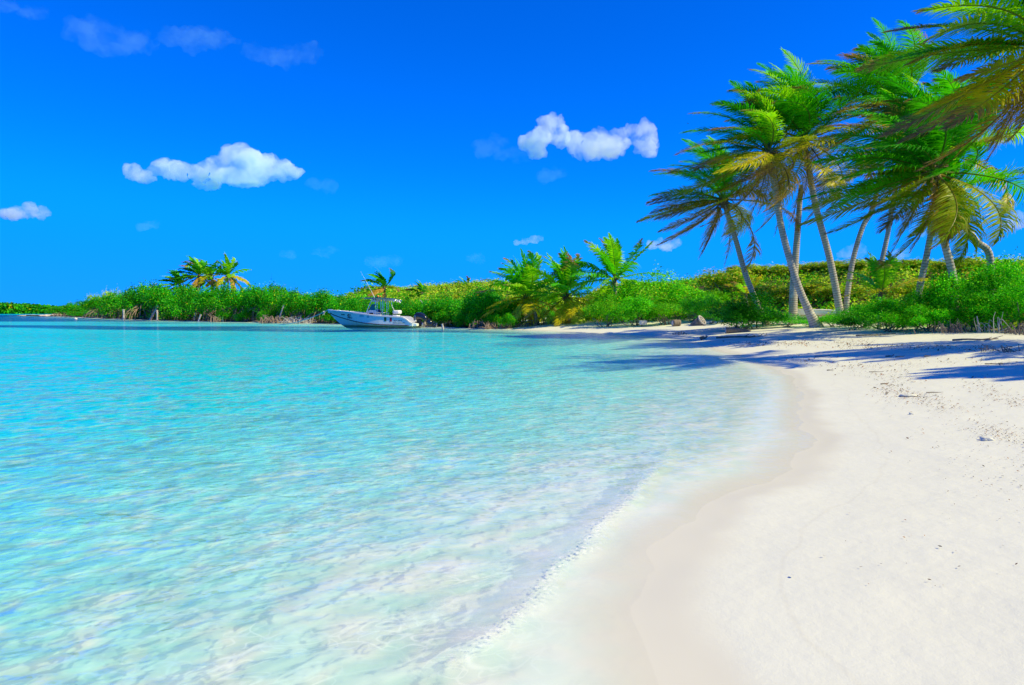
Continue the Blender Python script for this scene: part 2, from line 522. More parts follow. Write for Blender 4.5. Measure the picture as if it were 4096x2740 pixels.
# ------------------------------------------------------------------ plant materials
def leaf_material(name, trans=.35, rough=.45, spec=.4):
    t = NT(name)
    col = t.attr('Col', 'Color')
    b = t.princ(Base_Color=col, Roughness=rough)
    b.inputs['Specular IOR Level'].default_value = spec
    tl = t.n('BsdfTranslucent')
    t.l(t.mix(1.0, col, (1.0, 1.0, .5), 'MULTIPLY'), tl.inputs[0])
    m = t.n('MixShader'); m.inputs[0].default_value = trans
    t.l(b.outputs[0], m.inputs[1]); t.l(tl.outputs[0], m.inputs[2])
    return t.done(m.outputs[0])


M_LEAF = leaf_material('broad_leaf', .42, .5, .18)
M_FROND = leaf_material('palm_leaf', .5, .4, .3)


def trunk_material():
    t = NT('palm_bark')
    uv = t.n('TexCoord').outputs['UV']
    sx = t.n('SeparateXYZ'); t.l(uv, sx.inputs[0])
    v = sx.outputs['Y']
    pos = t.pos()
    n = t.noise(pos, 6, 4, .6)
    n2 = t.noise(t.mapv(pos, (9, 9, 30)), 1.0, 4, .65)
    saw = t.math('FRACT', t.math('ADD', t.math('MULTIPLY', v, 8.5), t.math('MULTIPLY', n, .55)))
    ring = t.ramp(saw, .0, .32)
    c = t.mix(n2, (.38, .345, .30), (.56, .52, .46))
    c = t.mix(ring, (.15, .12, .09), c)
    c = t.mix(t.ramp(t.noise(pos, 1.7, 3), .58, .72), c, (.62, .59, .54))
    b = t.princ(Base_Color=c, Roughness=.85)
    t.l(t.bump(t.math('ADD', ring, t.math('MULTIPLY', n2, .6)), .5, .04), b.inputs['Normal'])
    return t.done(b.outputs[0])


def wood_material(name, lo, hi, scale=5):
    t = NT(name)
    co = t.n('TexCoord').outputs['Object']
    n = t.noise(t.mapv(co, (6, 6, .8)), scale, 5, .65)
    c = t.mix(t.ramp(n, .3, .7), lo, hi)
    b = t.princ(Base_Color=c, Roughness=.88)
    t.l(t.bump(n, .6, .02), b.inputs['Normal'])
    return t.done(b.outputs[0])


M_TRUNK = trunk_material()
M_TWIG = wood_material('grey_twig', (.10, .075, .05), (.30, .25, .20))
M_ROOT = wood_material('prop_root_bark', (.16, .10, .065), (.42, .32, .24))
M_DRIFT = wood_material('bleached_wood', (.34, .30, .26), (.62, .57, .50))
M_PILE = wood_material('weathered_pile', (.30, .27, .25), (.66, .62, .60))
M_FIBRE = wood_material('palm_fibre', (.07, .045, .025), (.30, .21, .12))
M_NUT = simple('coconut_husk', (.34, .24, .03), .5, var=.35, scale=6)

GOLD_GAIN = np.array((1.75, 2.4, 1.0))
LEAF_GAIN = np.array((1.85, 2.25, .5))
PAL = {   # base colours of the leaves: (colour, share)
    'mangrove': [((.012, .165, .008), 5), ((.03, .24, .008), 4), ((.10, .30, .008), 1.2), ((.33, .32, .01), .35), ((.26, .10, .01), .12)],
    'shrub': [((.05, .24, .006), 4), ((.10, .32, .008), 4), ((.19, .36, .01), 2.2), ((.025, .15, .006), 3), ((.38, .34, .02), .5)],
    'bright': [((.03, .25, .006), 4), ((.07, .33, .008), 4), ((.15, .40, .012), 2.0), ((.015, .16, .005), 3), ((.30, .34, .02), .3)],
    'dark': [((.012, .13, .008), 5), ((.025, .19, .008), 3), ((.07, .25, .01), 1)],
    'grape': [((.13, .24, .012), 3), ((.26, .27, .015), 3), ((.38, .28, .04), 2.4), ((.05, .18, .01), 2.5), ((.42, .22, .07), 1.6), ((.20, .10, .03), .7)],
    'gold': [((.32, .34, .03), 4), ((.45, .38, .06), 3), ((.14, .26, .02), 2), ((.45, .33, .14), 1)],
    'feathery': [((.06, .30, .02), 4), ((.10, .34, .03), 3), ((.03, .2, .015), 2)],
}


def pick(pal, n, rs):
    c = np.array([p[0] for p in PAL[pal]]); w_ = np.array([p[1] for p in PAL[pal]], float)
    k = rs.choice(len(c), n, p=w_ / w_.sum())
    return c[k] * (GOLD_GAIN if pal in ('gold', 'grape') else LEAF_GAIN) * (.75 + .5 * rs.rand(n, 1))


def leaf_quads(pos, nrm, size, rs, aspect=.55):
    """diamond leaves, slightly folded by their own tilt"""
    n = len(pos)
    nrm = nrm / (np.linalg.norm(nrm, axis=1)[:, None] + 1e-9)
    r = rs.randn(n, 3)
    a = np.cross(nrm, r); a /= np.linalg.norm(a, axis=1)[:, None] + 1e-9
    b = np.cross(nrm, a)
    s = size * (.6 + .8 * rs.rand(n, 1))
    v = np.stack([pos - a * s * .5, pos + b * s * aspect * .5 + a * s * .05, pos + a * s * .5, pos - b * s * aspect * .5 + a * s * .05], 1)
    return v.reshape(-1, 3), np.arange(4 * n).reshape(n, 4)


def bush_mesh(seed, pal, leaves, leaf, lobes=20, asp=1.5, up=.35, sprigs=14):
    """crown within x, y in -1..1 and z in 0..1: leaves on the shells of many lobes, sprigs sticking out"""
    rs = np.random.RandomState(seed)
    cen, rad, tint = [], [], []
    for i in range(lobes):
        a = rs.rand() * 2 * math.pi; rr = .74 * math.sqrt(rs.rand())
        zt = math.sqrt(max(0.05, 1 - (rr / .86) ** 2))
        z = .14 + (zt * .78 - .14) * (rs.rand() ** .55)
        q = .19 + .16 * rs.rand()
        cen.append((rr * math.cos(a), rr * math.sin(a), min(z, .86)))
        rad.append((q * 1.15, q * 1.15, q * (.75 + .3 * rs.rand())))
        tint.append(.72 + .56 * rs.rand())
    cen, rad, tint = np.array(cen), np.array(rad), np.array(tint)
    k = rs.randint(0, lobes, leaves)
    d = rs.randn(leaves, 3); d /= np.linalg.norm(d, axis=1)[:, None]
    d[:, 2] = np.where(rs.rand(leaves) < .85, np.abs(d[:, 2]), d[:, 2])
    rr = (.62 + .48 * rs.rand(leaves, 1) ** .6)
    # small tufts: leaves bunch together on twig ends
    tuft = rs.randint(0, max(8, leaves // 14), leaves)
    td = rs.randn(tuft.max() + 1, 3); td /= np.linalg.norm(td, axis=1)[:, None]
    td[:, 2] = np.abs(td[:, 2]) * .9 - .12
    tk = rs.randint(0, lobes, tuft.max() + 1); tr = .70 + .45 * rs.rand(tuft.max() + 1, 1) ** 1.3
    use = rs.rand(leaves) < .72
    ctr = np.where(use[:, None], cen[tk[tuft]] + td[tuft] * rad[tk[tuft]] * tr[tuft], cen[k] + d * rad[k] * rr)
    pos = ctr + np.where(use[:, None], rs.randn(leaves, 3) * leaf * .75, 0)
    nrm = np.where(use[:, None], td[tuft], d) * .8 + np.array((0, 0, up)) + rs.randn(leaves, 3) * .55
    lt = np.where(use, tint[tk[tuft]], tint[k])
    ttint = (.8 + .4 * rs.rand(tuft.max() + 1))[tuft]
    col = pick(pal, leaves, rs) * (lt * np.where(use, ttint, 1))[:, None]
    # sprigs above the outline
    sp, sn = [], []
    for i in range(sprigs):
        j = rs.randint(lobes); dd = rs.randn(3); dd[2] = abs(dd[2]) + .5; dd /= np.linalg.norm(dd)
        base = cen[j] + dd * rad[j]
        m = 9
        for q in range(m):
            sp.append(base + dd * (.10 + .1 * rs.rand()) * q / m + rs.randn(3) * leaf * .4); sn.append(rs.randn(3))
    if sp:
        pos = np.vstack([pos, sp]); nrm = np.vstack([nrm, sn]); col = np.vstack([col, pick(pal, len(sp), rs)])
    pos[:, 2] = np.maximum(pos[:, 2], .01) / np.percentile(pos[:, 2], 99.3)
    v, f = leaf_quads(pos * (1, 1, asp), nrm, leaf, rs)
    v = v / (1, 1, asp)
    crown = mesh('crown', v, f, M_LEAF, cols=np.repeat(col, 4, 0), link=False)
    mb = MB()
    for i in range(9):
        c = cen[rs.randint(lobes)]
        b0 = np.array((rs.randn() * .14, rs.randn() * .14, -.04))
        midp = (b0 + c) / 2 + rs.randn(3) * .08
        mb.tube(spline([b0, midp, c], 7), np.linspace(.022, .006, 7), 5)
    v2 = np.concatenate(mb.v)
    stems = mesh('stems', v2, mb.f, M_TWIG, link=False)
    return crown, stems


BUSH = {}
def bush_kind(kind, nvar, **kw):
    BUSH[kind] = [bush_mesh(100 + 17 * i + len(kind) * 3, **kw) for i in range(nvar)]


bush_kind('mangrove', 4, pal='mangrove', leaves=6500, leaf=.075, lobes=20, asp=1.7)
bush_kind('shrub', 3, pal='shrub', leaves=8500, leaf=.055, lobes=20, sprigs=26)
bush_kind('bright', 4, pal='bright', leaves=11000, leaf=.05, lobes=22, sprigs=26)
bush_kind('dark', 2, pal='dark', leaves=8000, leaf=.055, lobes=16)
bush_kind('grape', 3, pal='grape', leaves=5000, leaf=.085, lobes=17)
bush_kind('gold', 2, pal='gold', leaves=3200, leaf=.07, lobes=18, sprigs=40)
bush_kind('feathery', 2, pal='feathery', leaves=6000, leaf=.05, lobes=20, sprigs=60)


def root_mesh(seed):
    rs = np.random.RandomState(seed); mb = MB()
    for i in range(34):
        a = rs.rand() * 2 * math.pi; r0 = .12 + .3 * rs.rand(); r1 = r0 + .18 + .42 * rs.rand(); h = .16 + .22 * rs.rand()
        p0 = np.array((math.cos(a) * r0 * .5, math.sin(a) * r0 * .5, h + .1)); p2 = np.array((math.cos(a) * r1, math.sin(a) * r1, -.12))
        p1 = np.array((math.cos(a) * (r0 + r1) * .5, math.sin(a) * (r0 + r1) * .5, h * (.75 + .35 * rs.rand())))
        mb.tube(spline([p0, p1, p2], 7), np.linspace(.012, .008, 7), 5)
    return mesh('prop_roots', np.concatenate(mb.v), mb.f, M_ROOT, link=False)


ROOTS = [root_mesh(3), root_mesh(8)]
bush_no = {}


def bush(kind, X, Ytop, wpx, D, label, group, cat='bush', name=None, Yb=None, roots=False, rs=np.random.RandomState(77), depth=.75, zb=None):
    """a bush seen with its middle at photo column X, its top at row Ytop and wpx pixels wide, at depth D"""
    top = P(X, Ytop, D)
    x, y = top[0], D
    base = gz(x, y) if zb is None else zb
    base = max(base, -.25)
    wd_ = wpx * D / F
    h = max(top[2] - base, .3) / .96
    i = bush_no.get(kind, 0); bush_no[kind] = i + 1
    crown, stems = BUSH[kind][i % len(BUSH[kind])]
    o = empty(name or {'mangrove': 'mangrove_tree', 'grape': 'sea_grape_bush', 'dark': 'leafy_bush'}.get(kind, 'coastal_shrub'), (x, y, base), rs.rand() * 6.28)
    # the spin is baked in the empty; depth and width scale there as well
    o.scale = (wd_ / 2 * (.95 + .1 * rs.rand()), wd_ / 2 * (.95 + .1 * rs.rand()), h)
    tag(o, label, cat, group)
    put('crown', crown, o); put('stems', stems, o)
    if roots: put('prop_roots', ROOTS[i % 2], o)
    return o


# ------------------------------------------------------------------ palms
FR = np.random.RandomState(40)


def frond_arrays(p0, d0, L, wind, grav, K, lw, ll, rs, droop=.8, ragged=.0, seg=4):
    """rachis from p0 along d0; returns verts, faces and a 0..1 'along' value per vertex"""
    n = K + 3
    ts = np.linspace(0, 1, n)
    d = np.zeros((n, 3)); p = np.zeros((n, 3))
    cur = np.array(d0, float); cur /= np.linalg.norm(cur); pt = np.array(p0, float)
    for i in range(n):
        p[i] = pt; d[i] = cur
        t = ts[i]
        cur = cur + (np.array((0, 0, -1)) * grav * (.25 + 1.1 * t) + wind * (.25 + 1.0 * t)) * (2.2 / n)
        cur /= np.linalg.norm(cur)
        pt = pt + cur * L / n
    side = np.cross(d, np.array((0, 0, 1.0)))
    ln = np.linalg.norm(side, axis=1)
    bad = ln < .15
    if bad.any():
        alt = np.cross(d, -wind + np.array((.01, .02, .5)))
        side[bad] = alt[bad]; ln = np.linalg.norm(side, axis=1)
    side /= ln[:, None] + 1e-9
    nrm = np.cross(side, d)
    # roll the blade so the wind lays it over
    roll = rs.uniform(-.5, .5)
    side, nrm = side * math.cos(roll) + nrm * math.sin(roll), nrm * math.cos(roll) - side * math.sin(roll)
    V, Fc, A = [], [], []
    rv, rf = tube(p[::2] if n > 20 else p, np.linspace(.035, .006, len(p[::2] if n > 20 else p)) * L / 4, 4, False)
    V.append(rv); Fc += rf; A += [-1.0] * len(rv); off = len(rv)
    i0 = max(1, int(n * .14))
    ii = np.arange(i0, n)
    m = len(ii)
    t = ts[ii]
    prof = np.clip(np.sin(np.clip((t - .08) / .98, 0, 1) * math.pi) ** .55, .22, 1) * (1 - .45 * t ** 3)
    for sg in (-1, 1):
        th = np.radians(np.interp(t, [0, .2, .75, 1], [82, 70, 55, 20])) + rs.randn(m) * .06
        a = side[ii] * sg * np.sin(th)[:, None] + d[ii] * np.cos(th)[:, None] + nrm[ii] * (.22 + rs.randn(m, 1) * .08)
        a /= np.linalg.norm(a, axis=1)[:, None]
        lng = ll * prof * (.85 + .3 * rs.rand(m))
        if ragged: lng = lng * np.where(rs.rand(m) < ragged, rs.uniform(.1, .7, m), 1)
        pts = [p[ii]]; dirs = []
        cur = a.copy()
        dr = droop * (.7 + .6 * rs.rand(m, 1))
        for s_ in range(seg - 1):
            u = (s_ + .5) / (seg - 1)
            cur = cur + (np.array((0, 0, -1.0)) * dr * .75 * u + wind * (.55 + .35 * rs.rand(m, 1)) * u) * (2.1 / (seg - 1))
            cur /= np.linalg.norm(cur, axis=1)[:, None]
            dirs.append(cur.copy()); pts.append(pts[-1] + cur * (lng / (seg - 1))[:, None])
        dirs.append(dirs[-1])
        wprof = [.75, 1.0, .72, .06] if seg == 4 else [.8, 1.0, .08]
        rows = []
        for s_ in range(seg):
            wax = np.cross(dirs[s_], nrm[ii] + .25 * rs.randn(m, 3))
            wax /= np.linalg.norm(wax, axis=1)[:, None] + 1e-9
            hw = (lw * .5 * wprof[s_] * (.8 + .2 * prof))[:, None]
            rows.append(np.stack([pts[s_] - wax * hw, pts[s_] + wax * hw], 1))
        blk = np.stack(rows, 1)            # m, seg, 2, 3
        V.append(blk.reshape(-1, 3))
        base = off + np.arange(m)[:, None] * seg * 2
        for s_ in range(seg - 1):
            q = base[:, 0] + s_ * 2
            Fc += list(zip(q, q + 1, q + 3, q + 2))
        A += list((t[:, None, None] + np.zeros((m, seg, 2)) + np.linspace(0, .12, seg)[None, :, None]).reshape(-1))
        off += m * seg * 2
    return np.concatenate(V), Fc, np.array(A)


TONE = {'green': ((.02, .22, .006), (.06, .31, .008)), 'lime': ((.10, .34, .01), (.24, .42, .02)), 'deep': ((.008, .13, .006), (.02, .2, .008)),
        'gold': ((.26, .28, .012), (.45, .33, .03)), 'olive': ((.10, .20, .01), (.26, .25, .02)), 'brown': ((.20, .11, .045), (.40, .25, .13)), 'pale': ((.25, .36, .08), (.5, .48, .22))}


def frond(parent, name, p0, d0, L, wind, grav, K, lw, ll, tone, tip, rs, droop=.8, ragged=.05, seg=4, inv=None):
    v, f, a = frond_arrays(p0, d0, L, wind, grav, K, lw, ll, rs, droop, ragged, seg)
    lo, hi = (np.array(c) * (2.0, 2.1, .6) for c in TONE[tone])
    col = lo + (hi - lo) * rs.rand(len(v), 1)
    # stripes of neighbouring leaflets share a shade
    band = .8 + .4 * vnoise(np.abs(a) * 23 + rs.rand() * 40, np.full(len(v), rs.rand() * 9))
    col = col * band[:, None]
    if tip > 0:
        brown = np.array((.36, .22, .10)) * (.6 + .8 * rs.rand(len(v), 1))
        k = sstep(1.05 - tip, 1.25 - tip, np.abs(a) + .25 * (vnoise(np.abs(a) * 30, np.full(len(v), 3.3)) - .5))[:, None]
        col = col * (1 - k) + brown * k
    rach = {'brown': (.30, .19, .09), 'gold': (.5, .40, .05), 'olive': (.42, .36, .06)}.get(tone, (.26, .36, .05))
    col[a < 0] = rach
    o = mesh(name, v, f, M_FROND, parent, cols=col)
    return o


def palm(label, D, way, crown, L, nf, seed, wind=(-1.4, -.1, .05), brown=.25, skirt=3, nuts=0, K=100, lw=.042, ll=.92, rtop=.13, rbase=.22,
         zbase=None, group='coconut palms', name='coconut_palm', flatten=1.0, spear=3, seg=4, Dc=None, tones=None, low=-42, extra=()):
    rs = np.random.RandomState(seed)
    wind = np.array(wind, float)
    Dc = Dc or D
    pts = [P(x, y, D + (Dc - D) * i / max(1, len(way))) for i, (x, y) in enumerate(way)] + [P(crown[0], crown[1], Dc)]
    base = pts[0].copy()
    g = gz(base[0], base[1]) if zbase is None else zbase
    if base[2] > g: pts = [np.array((base[0] + (base[0] - pts[1][0]) * .12, base[1], g - .12))] + pts
    else: pts[0][2] = min(base[2], g)
    org = pts[0].copy()
    root = empty(name, tuple(org))
    tag(root, label, 'palm tree', group)
    pts = [p_ - org for p_ in pts]
    path = spline(pts, 26)
    ln = np.concatenate([[0], np.cumsum(np.linalg.norm(np.diff(path, axis=0), axis=1))])
    u = ln / ln[-1]
    rtop, rbase = rtop * .68, rbase * .76
    rad = rtop + (rbase - rtop) * np.exp(-ln / .55) * 1.0 + (1 - u) * rtop * .28
    sides = 12
    v, f = tube(path, rad, sides, True)
    tr = mesh('trunk', v, f, M_TRUNK, root, smooth=True)
    uvl = tr.data.uv_layers.new(name='UVMap')
    li = np.zeros(len(tr.data.loops), dtype=np.int32); tr.data.loops.foreach_get('vertex_index', li)
    uvs = np.stack([(li % sides) / sides, ln[np.minimum(li // sides, len(ln) - 1)]], 1).astype(np.float32)
    uvl.data.foreach_set('uv', uvs.ravel())
    c = pts[-1]
    # fibre and old leaf bases round the heart of the crown
    mb = MB(); m = 26
    for i in range(m):
        a = rs.rand() * 6.28; e = R(rs.uniform(-70, 60)); d = np.array((math.cos(a) * math.cos(e), math.sin(a) * math.cos(e), math.sin(e)))
        l = L * rs.uniform(.06, .15)
        s_ = c + np.array((0, 0, rs.uniform(-.3, .15) * L * .12))
        mb.tube([s_, s_ + d * l * .6, s_ + d * l + np.array((0, 0, -.25 * l))], [.02 * L * .55, .014 * L * .55, .004 * L], 4)
    mb.ball(c + np.array((0, 0, -.02 * L)), (rtop * 1.35, rtop * 1.35, .085 * L), 10)
    mb.build('crown_base', M_FIBRE, root)
    ga = rs.rand() * 6.28
    nf = int(nf * .95)
    for i in range(nf):
        q = (i + .5) / nf                     # 0 young and upright, 1 old and hanging
        az = ga + i * 2.39996 + rs.randn() * .12
        el = R(82 - (82 - low) * q ** .92 + rs.randn() * 5)
        d0 = np.array((math.cos(az) * math.cos(el), math.sin(az) * math.cos(el), math.sin(el)))
        dead = q > 1 - brown * .45 and rs.rand() < .65
        if tones: tone = tones[min(int(q * len(tones)), len(tones) - 1)]
        elif dead: tone = 'brown'
        elif q > 1 - brown: tone = rs.choice(['gold', 'olive', 'gold'])
        elif q > .55: tone = rs.choice(['green', 'olive', 'lime', 'gold'])
        else: tone = rs.choice(['green', 'lime', 'green', 'deep'])
        Lf = L * (.80 + .2 * math.sin(min(1, q * 1.6) * math.pi / 2)) * rs.uniform(.88, 1.08)
        frond(root, 'frond', c + d0 * rtop * .7, d0, Lf, wind * rs.uniform(.75, 1.1), .34 + .2 * q, K, lw, ll * L / 4.2, tone,
              rs.choice([0, .12, .25, .45], p=[.35, .3, .2, .15]), rs, droop=.75 + .55 * q, ragged=.06 + .25 * q * (rs.rand() < .4), seg=seg)
    for i in range(spear):
        d0 = np.array((rs.randn() * .14, rs.randn() * .14, 1.0))
        frond(root, 'frond', c, d0, L * rs.uniform(.7, .95), wind * .55, .12, K, lw * .9, ll * L / 4.2 * .7, rs.choice(['green', 'lime']), 0, rs, droop=.3, seg=seg)
    for i in range(skirt):
        az = rs.rand() * 6.28; d0 = np.array((math.cos(az) * .6, math.sin(az) * .6, -1.0))
        frond(root, 'frond', c + np.array((0, 0, -.1)), d0, L * rs.uniform(.5, .85), wind * .35, .9, K, lw * .6, ll * L / 4.2 * .8, 'brown', 0, rs, droop=1.2, ragged=.5, seg=seg)
    for (dx, dz, Lx, tone, tip, gv) in extra:      # fronds the photo shows clearly
        d0 = np.array((dx, -.25 + rs.randn() * .1, dz))
        frond(root, 'frond', c, d0, Lx, wind * .45, gv, K, lw, ll * L / 4.2, tone, tip, rs, droop=.8, seg=seg)
    for i in range(nuts):
        az = rs.rand() * 6.28; rr = rtop + rs.uniform(.05, .2)
        mb = MB(); mb.ball((0, 0, 0), (.11, .11, .14), 10)
        n_ = mb.build('coconut', M_NUT, root, True)
        n_.location = (c[0] + math.cos(az) * rr, c[1] + math.sin(az) * rr, c[2] - rs.uniform(.18, .55))
    return root
# ------------------------------------------------------------------ the tall palms on the right
GP = 'tall wind-bent coconut palms along the beach'
palm('lowest of the tall beach palms, nearest the boat, its trunk rising from a dark bush', 38, [(3062, 1290), (2990, 1120), (2940, 950)], (2892, 800), 4.6, 26, 21,
     group=GP, skirt=5, nuts=4, brown=.4, rtop=.19, rbase=.3, extra=[(-1, .25, 4.6, 'olive', .4, .5), (-1, -.05, 4.4, 'brown', .3, .35), (-1, -.3, 4.2, 'olive', .5, .2), (.7, .4, 2.6, 'brown', .2, 1.0)])
palm('curved palm whose thick white foot stands free on the sand by the beached boat', 33, [(3262, 1300), (3195, 1150), (3130, 930), (3098, 740)], (3075, 610), 4.7, 26, 5,
     group=GP, skirt=3, nuts=3, brown=.4, rtop=.2, rbase=.42, extra=[(-1, .35, 4.8, 'gold', .3, .6), (-.9, -.1, 4.0, 'gold', .3, .4)])
palm('tallest of the tall palms with an upright plume, standing right behind the white footed palm', 34, [(3362, 1260), (3320, 1040), (3262, 820)], (3215, 560), 5.0, 30, 9,
     group=GP, skirt=3, nuts=2, brown=.3, rtop=.2, rbase=.28, spear=5, extra=[(-.7, 1.0, 4.9, 'green', .1, .5), (-.4, 1.2, 4.9, 'lime', .15, .5)])
palm('palm with a crooked trunk bowing to the right before a crown hidden by others', 34, [(3388, 1190), (3412, 1040), (3450, 910), (3500, 800)], (3565, 430), 5.2, 30, 31,
     group=GP, skirt=2, brown=.3, rtop=.15, rbase=.2, spear=4, extra=[(-.7, .9, 4.8, 'green', .15, .5), (-1, .6, 4.6, 'lime', .2, .6)])
palm('slim palm rooted on the dune crest, half hidden by hanging brown fronds', 42, [(3520, 1080), (3552, 930), (3580, 760)], (3625, 600), 4.2, 22, 13,
     group=GP, skirt=3, brown=.4, rtop=.17, rbase=.22)
palm('straight grey palm leaning right, crossing behind the big dark crown', 28, [(3672, 1190), (3705, 1030), (3735, 880)], (3800, 620), 4.0, 20, 17,
     group=GP, skirt=1, low=-25, brown=.2, rtop=.15, rbase=.2, extra=[(.9, .5, 3.6, 'lime', .2, .8)])
palm('big palm with a spreading dark green crown and brown fibre below it', 25, [(3815, 1130), (3780, 980), (3748, 830)], (3735, 690), 4.6, 30, 3,
     group=GP, skirt=5, nuts=3, brown=.22, tones=['green', 'green', 'deep', 'green', 'green', 'olive', 'olive'], rtop=.16, rbase=.22, spear=4, K=110, lw=.042,
     extra=[(-1, .35, 4.7, 'green', .2, .5), (-1, .15, 4.7, 'olive', .25, .5), (-.9, -.2, 4.2, 'green', .2, .4), (-.55, -.5, 3.4, 'olive', .45, .6), (.35, -.6, 2.6, 'olive', .3, .5), (-.6, .9, 4.5, 'green', .1, .6), (-.2, 1.0, 4.6, 'deep', 0, .6)])
palm('palm leaning far over to the left from the scrub on the right', 26, [(3960, 1030), (3900, 960), (3830, 850)], (3790, 760), 3.2, 14, 27,
     group=GP, skirt=1, low=-20, brown=.2, rtop=.16, rbase=.2)
palm('palm at the top right corner with golden fronds and a shaggy brown skirt', 16.5, [(4350, 1240), (4310, 900), (4240, 500)], (4190, 190), 4.0, 30, 44,
     group=GP, skirt=7, brown=.3, rtop=.15, rbase=.22, K=110, lw=.04, spear=3,
     extra=[(-1, .5, 3.4, 'pale', .1, .7), (-1, .15, 3.5, 'gold', .25, .5), (-1, -.1, 3.3, 'olive', .3, .4), (-.6, -.55, 3.5, 'gold', .4, .3), (-.25, -.9, 3.0, 'brown', 0, .3)])
palm('palm beyond the right edge that throws the nearest shadow across the sand', 8.8, [(7480, 1560), (7480, 700), (7470, 0)], (7470, -600), 3.4, 22, 50,
     group=GP, skirt=2, brown=.45, rtop=.15, rbase=.22, K=60, lw=.06)
palm('second palm beyond the right edge, shading the upper sand', 14.5, [(5700, 1400), (5690, 900), (5660, 300)], (5640, 100), 4.2, 26, 51,
     group=GP, skirt=2, brown=.45, rtop=.15, rbase=.22, K=60, lw=.06)
# a palm that has lost its crown
org = P(3172, 1250, 37); org[2] = gz(org[0], org[1]) - .1
root = tag(empty('broken_palm', tuple(org)), 'bare headless palm stem between the tall palms', 'palm stump')
path = spline([org - org, P(3176, 1120, 37) - org, P(3190, 930, 37) - org, P(3204, 740, 37) - org], 22)
ln = np.concatenate([[0], np.cumsum(np.linalg.norm(np.diff(path, axis=0), axis=1))])
v, f = tube(path, np.linspace(.24, .12, 22), 12)
tr = mesh('trunk', v, f, M_TRUNK, root, smooth=True)
uvl = tr.data.uv_layers.new(name='UVMap'); li = np.zeros(len(tr.data.loops), dtype=np.int32); tr.data.loops.foreach_get('vertex_index', li)
uvl.data.foreach_set('uv', np.stack([(li % 12) / 12, ln[np.minimum(li // 12, 21)]], 1).astype(np.float32).ravel())
frond(root, 'frond', path[-1] + np.array((-.1, -.15, -.2)), (-.35, -.3, -1), 2.4, np.array((-.2, 0, 0)), .6, 30, .05, .5, 'brown', 0, RS, droop=1.1, ragged=.4)

# ------------------------------------------------------------------ young and middle palms
GM = 'low coconut palms at the head of the bay'
palm('leftmost of the three low palms at the head of the bay, gold lower fronds', 55, [(2150, 1300), (2130, 1220)], (2105, 1192), 4.4, 28, 61, group=GM, wind=(-.55, -.05, .08), tones=['green', 'lime', 'green', 'lime', 'gold', 'gold', 'pale'], K=40, lw=.11, seg=3, brown=.35, skirt=3, spear=4, rtop=.2, low=-45)
palm('middle one of the three low palms at the head of the bay', 54, [(2290, 1305), (2280, 1230)], (2262, 1188), 4.5, 30, 62, group=GM, wind=(-.55, -.05, .08), tones=['green', 'lime', 'green', 'lime', 'gold', 'gold', 'pale'], K=40, lw=.11, seg=3, brown=.5, skirt=5, spear=4, rtop=.22, low=-50)
palm('tall bright palm rising above the big round bush at the head of the bay', 52, [(2450, 1260), (2462, 1150)], (2458, 1118), 4.2, 20, 63, group=GM, wind=(-.4, -.05, .1), tones=['lime', 'green', 'lime'], K=40, lw=.11, seg=3, brown=.15, skirt=0, spear=5, rtop=.2, low=-12)
GS = 'palms showing above the mangroves'
palm('small low palm at the left end of the island palms', 122, [(725, 1200), (720, 1165)], (718, 1138), 3.9, 16, 71, group=GS, K=18, lw=.3, seg=3, skirt=1, brown=.35, rtop=.2, zbase=.4)
palm('largest of the palms above the island mangroves, blown to the left', 120, [(792, 1220), (794, 1165)], (796, 1104), 4.9, 22, 72, group=GS, K=18, lw=.3, seg=3, skirt=1, brown=.35, rtop=.22, zbase=.4)
palm('yellowish palm squeezed between the two larger island palms', 124, [(848, 1220), (848, 1160)], (846, 1112), 3.9, 15, 73, group=GS, K=18, lw=.3, seg=3, skirt=1, brown=.8, rtop=.22, zbase=.4)
palm('rightmost of the island palms, its round crown clear of the trees', 120, [(912, 1220), (912, 1160)], (912, 1102), 4.6, 20, 74, group=GS, K=18, lw=.3, seg=3, skirt=1, brown=.4, rtop=.2, zbase=.4, wind=(-.5, -.1, 0))
palm('palm standing out of the scrub straight behind the moored motorboat', 86, [(1540, 1190), (1538, 1170)], (1537, 1150), 3.4, 12, 75, group=GS, K=20, lw=.2, seg=3, skirt=1, brown=.3, rtop=.16, low=-20)
palm('dark stunted palm on the ridge to the right of the boat', 94, [(1690, 1190), (1690, 1182)], (1688, 1172), 2.4, 10, 76, group=GS, K=16, lw=.2, seg=3, skirt=1, brown=.3, rtop=.16, low=-25, tones=['deep', 'deep', 'green'])
palm('small palm on top of the hill behind the mangroves', 92, [(1862, 1170), (1864, 1160)], (1866, 1150), 2.0, 9, 77, group=GS, K=16, lw=.18, seg=3, skirt=0, brown=.2, rtop=.14, low=0, tones=['deep', 'green', 'olive'])
palm('young palm without a trunk, sprouting from the bushes under the tall palms', 28.3, [(3520, 1235), (3522, 1195)], (3522, 1175), 2.1, 10, 81, group=GM, wind=(-.5, -.05, .05), K=34, lw=.06, skirt=0, brown=.0, rtop=.08, rbase=.1, low=8, tones=['green', 'lime', 'gold'], spear=2)
palm('yellow palm seedling behind the dark bush at the foot of the lowest palm', 42, [(2990, 1240), (2988, 1200)], (2985, 1180), 1.6, 6, 82, group=GM, wind=(-.5, -.05, .05), K=24, lw=.07, skirt=0, brown=.0, rtop=.07, rbase=.09, low=20, tones=['lime', 'gold'], spear=1)

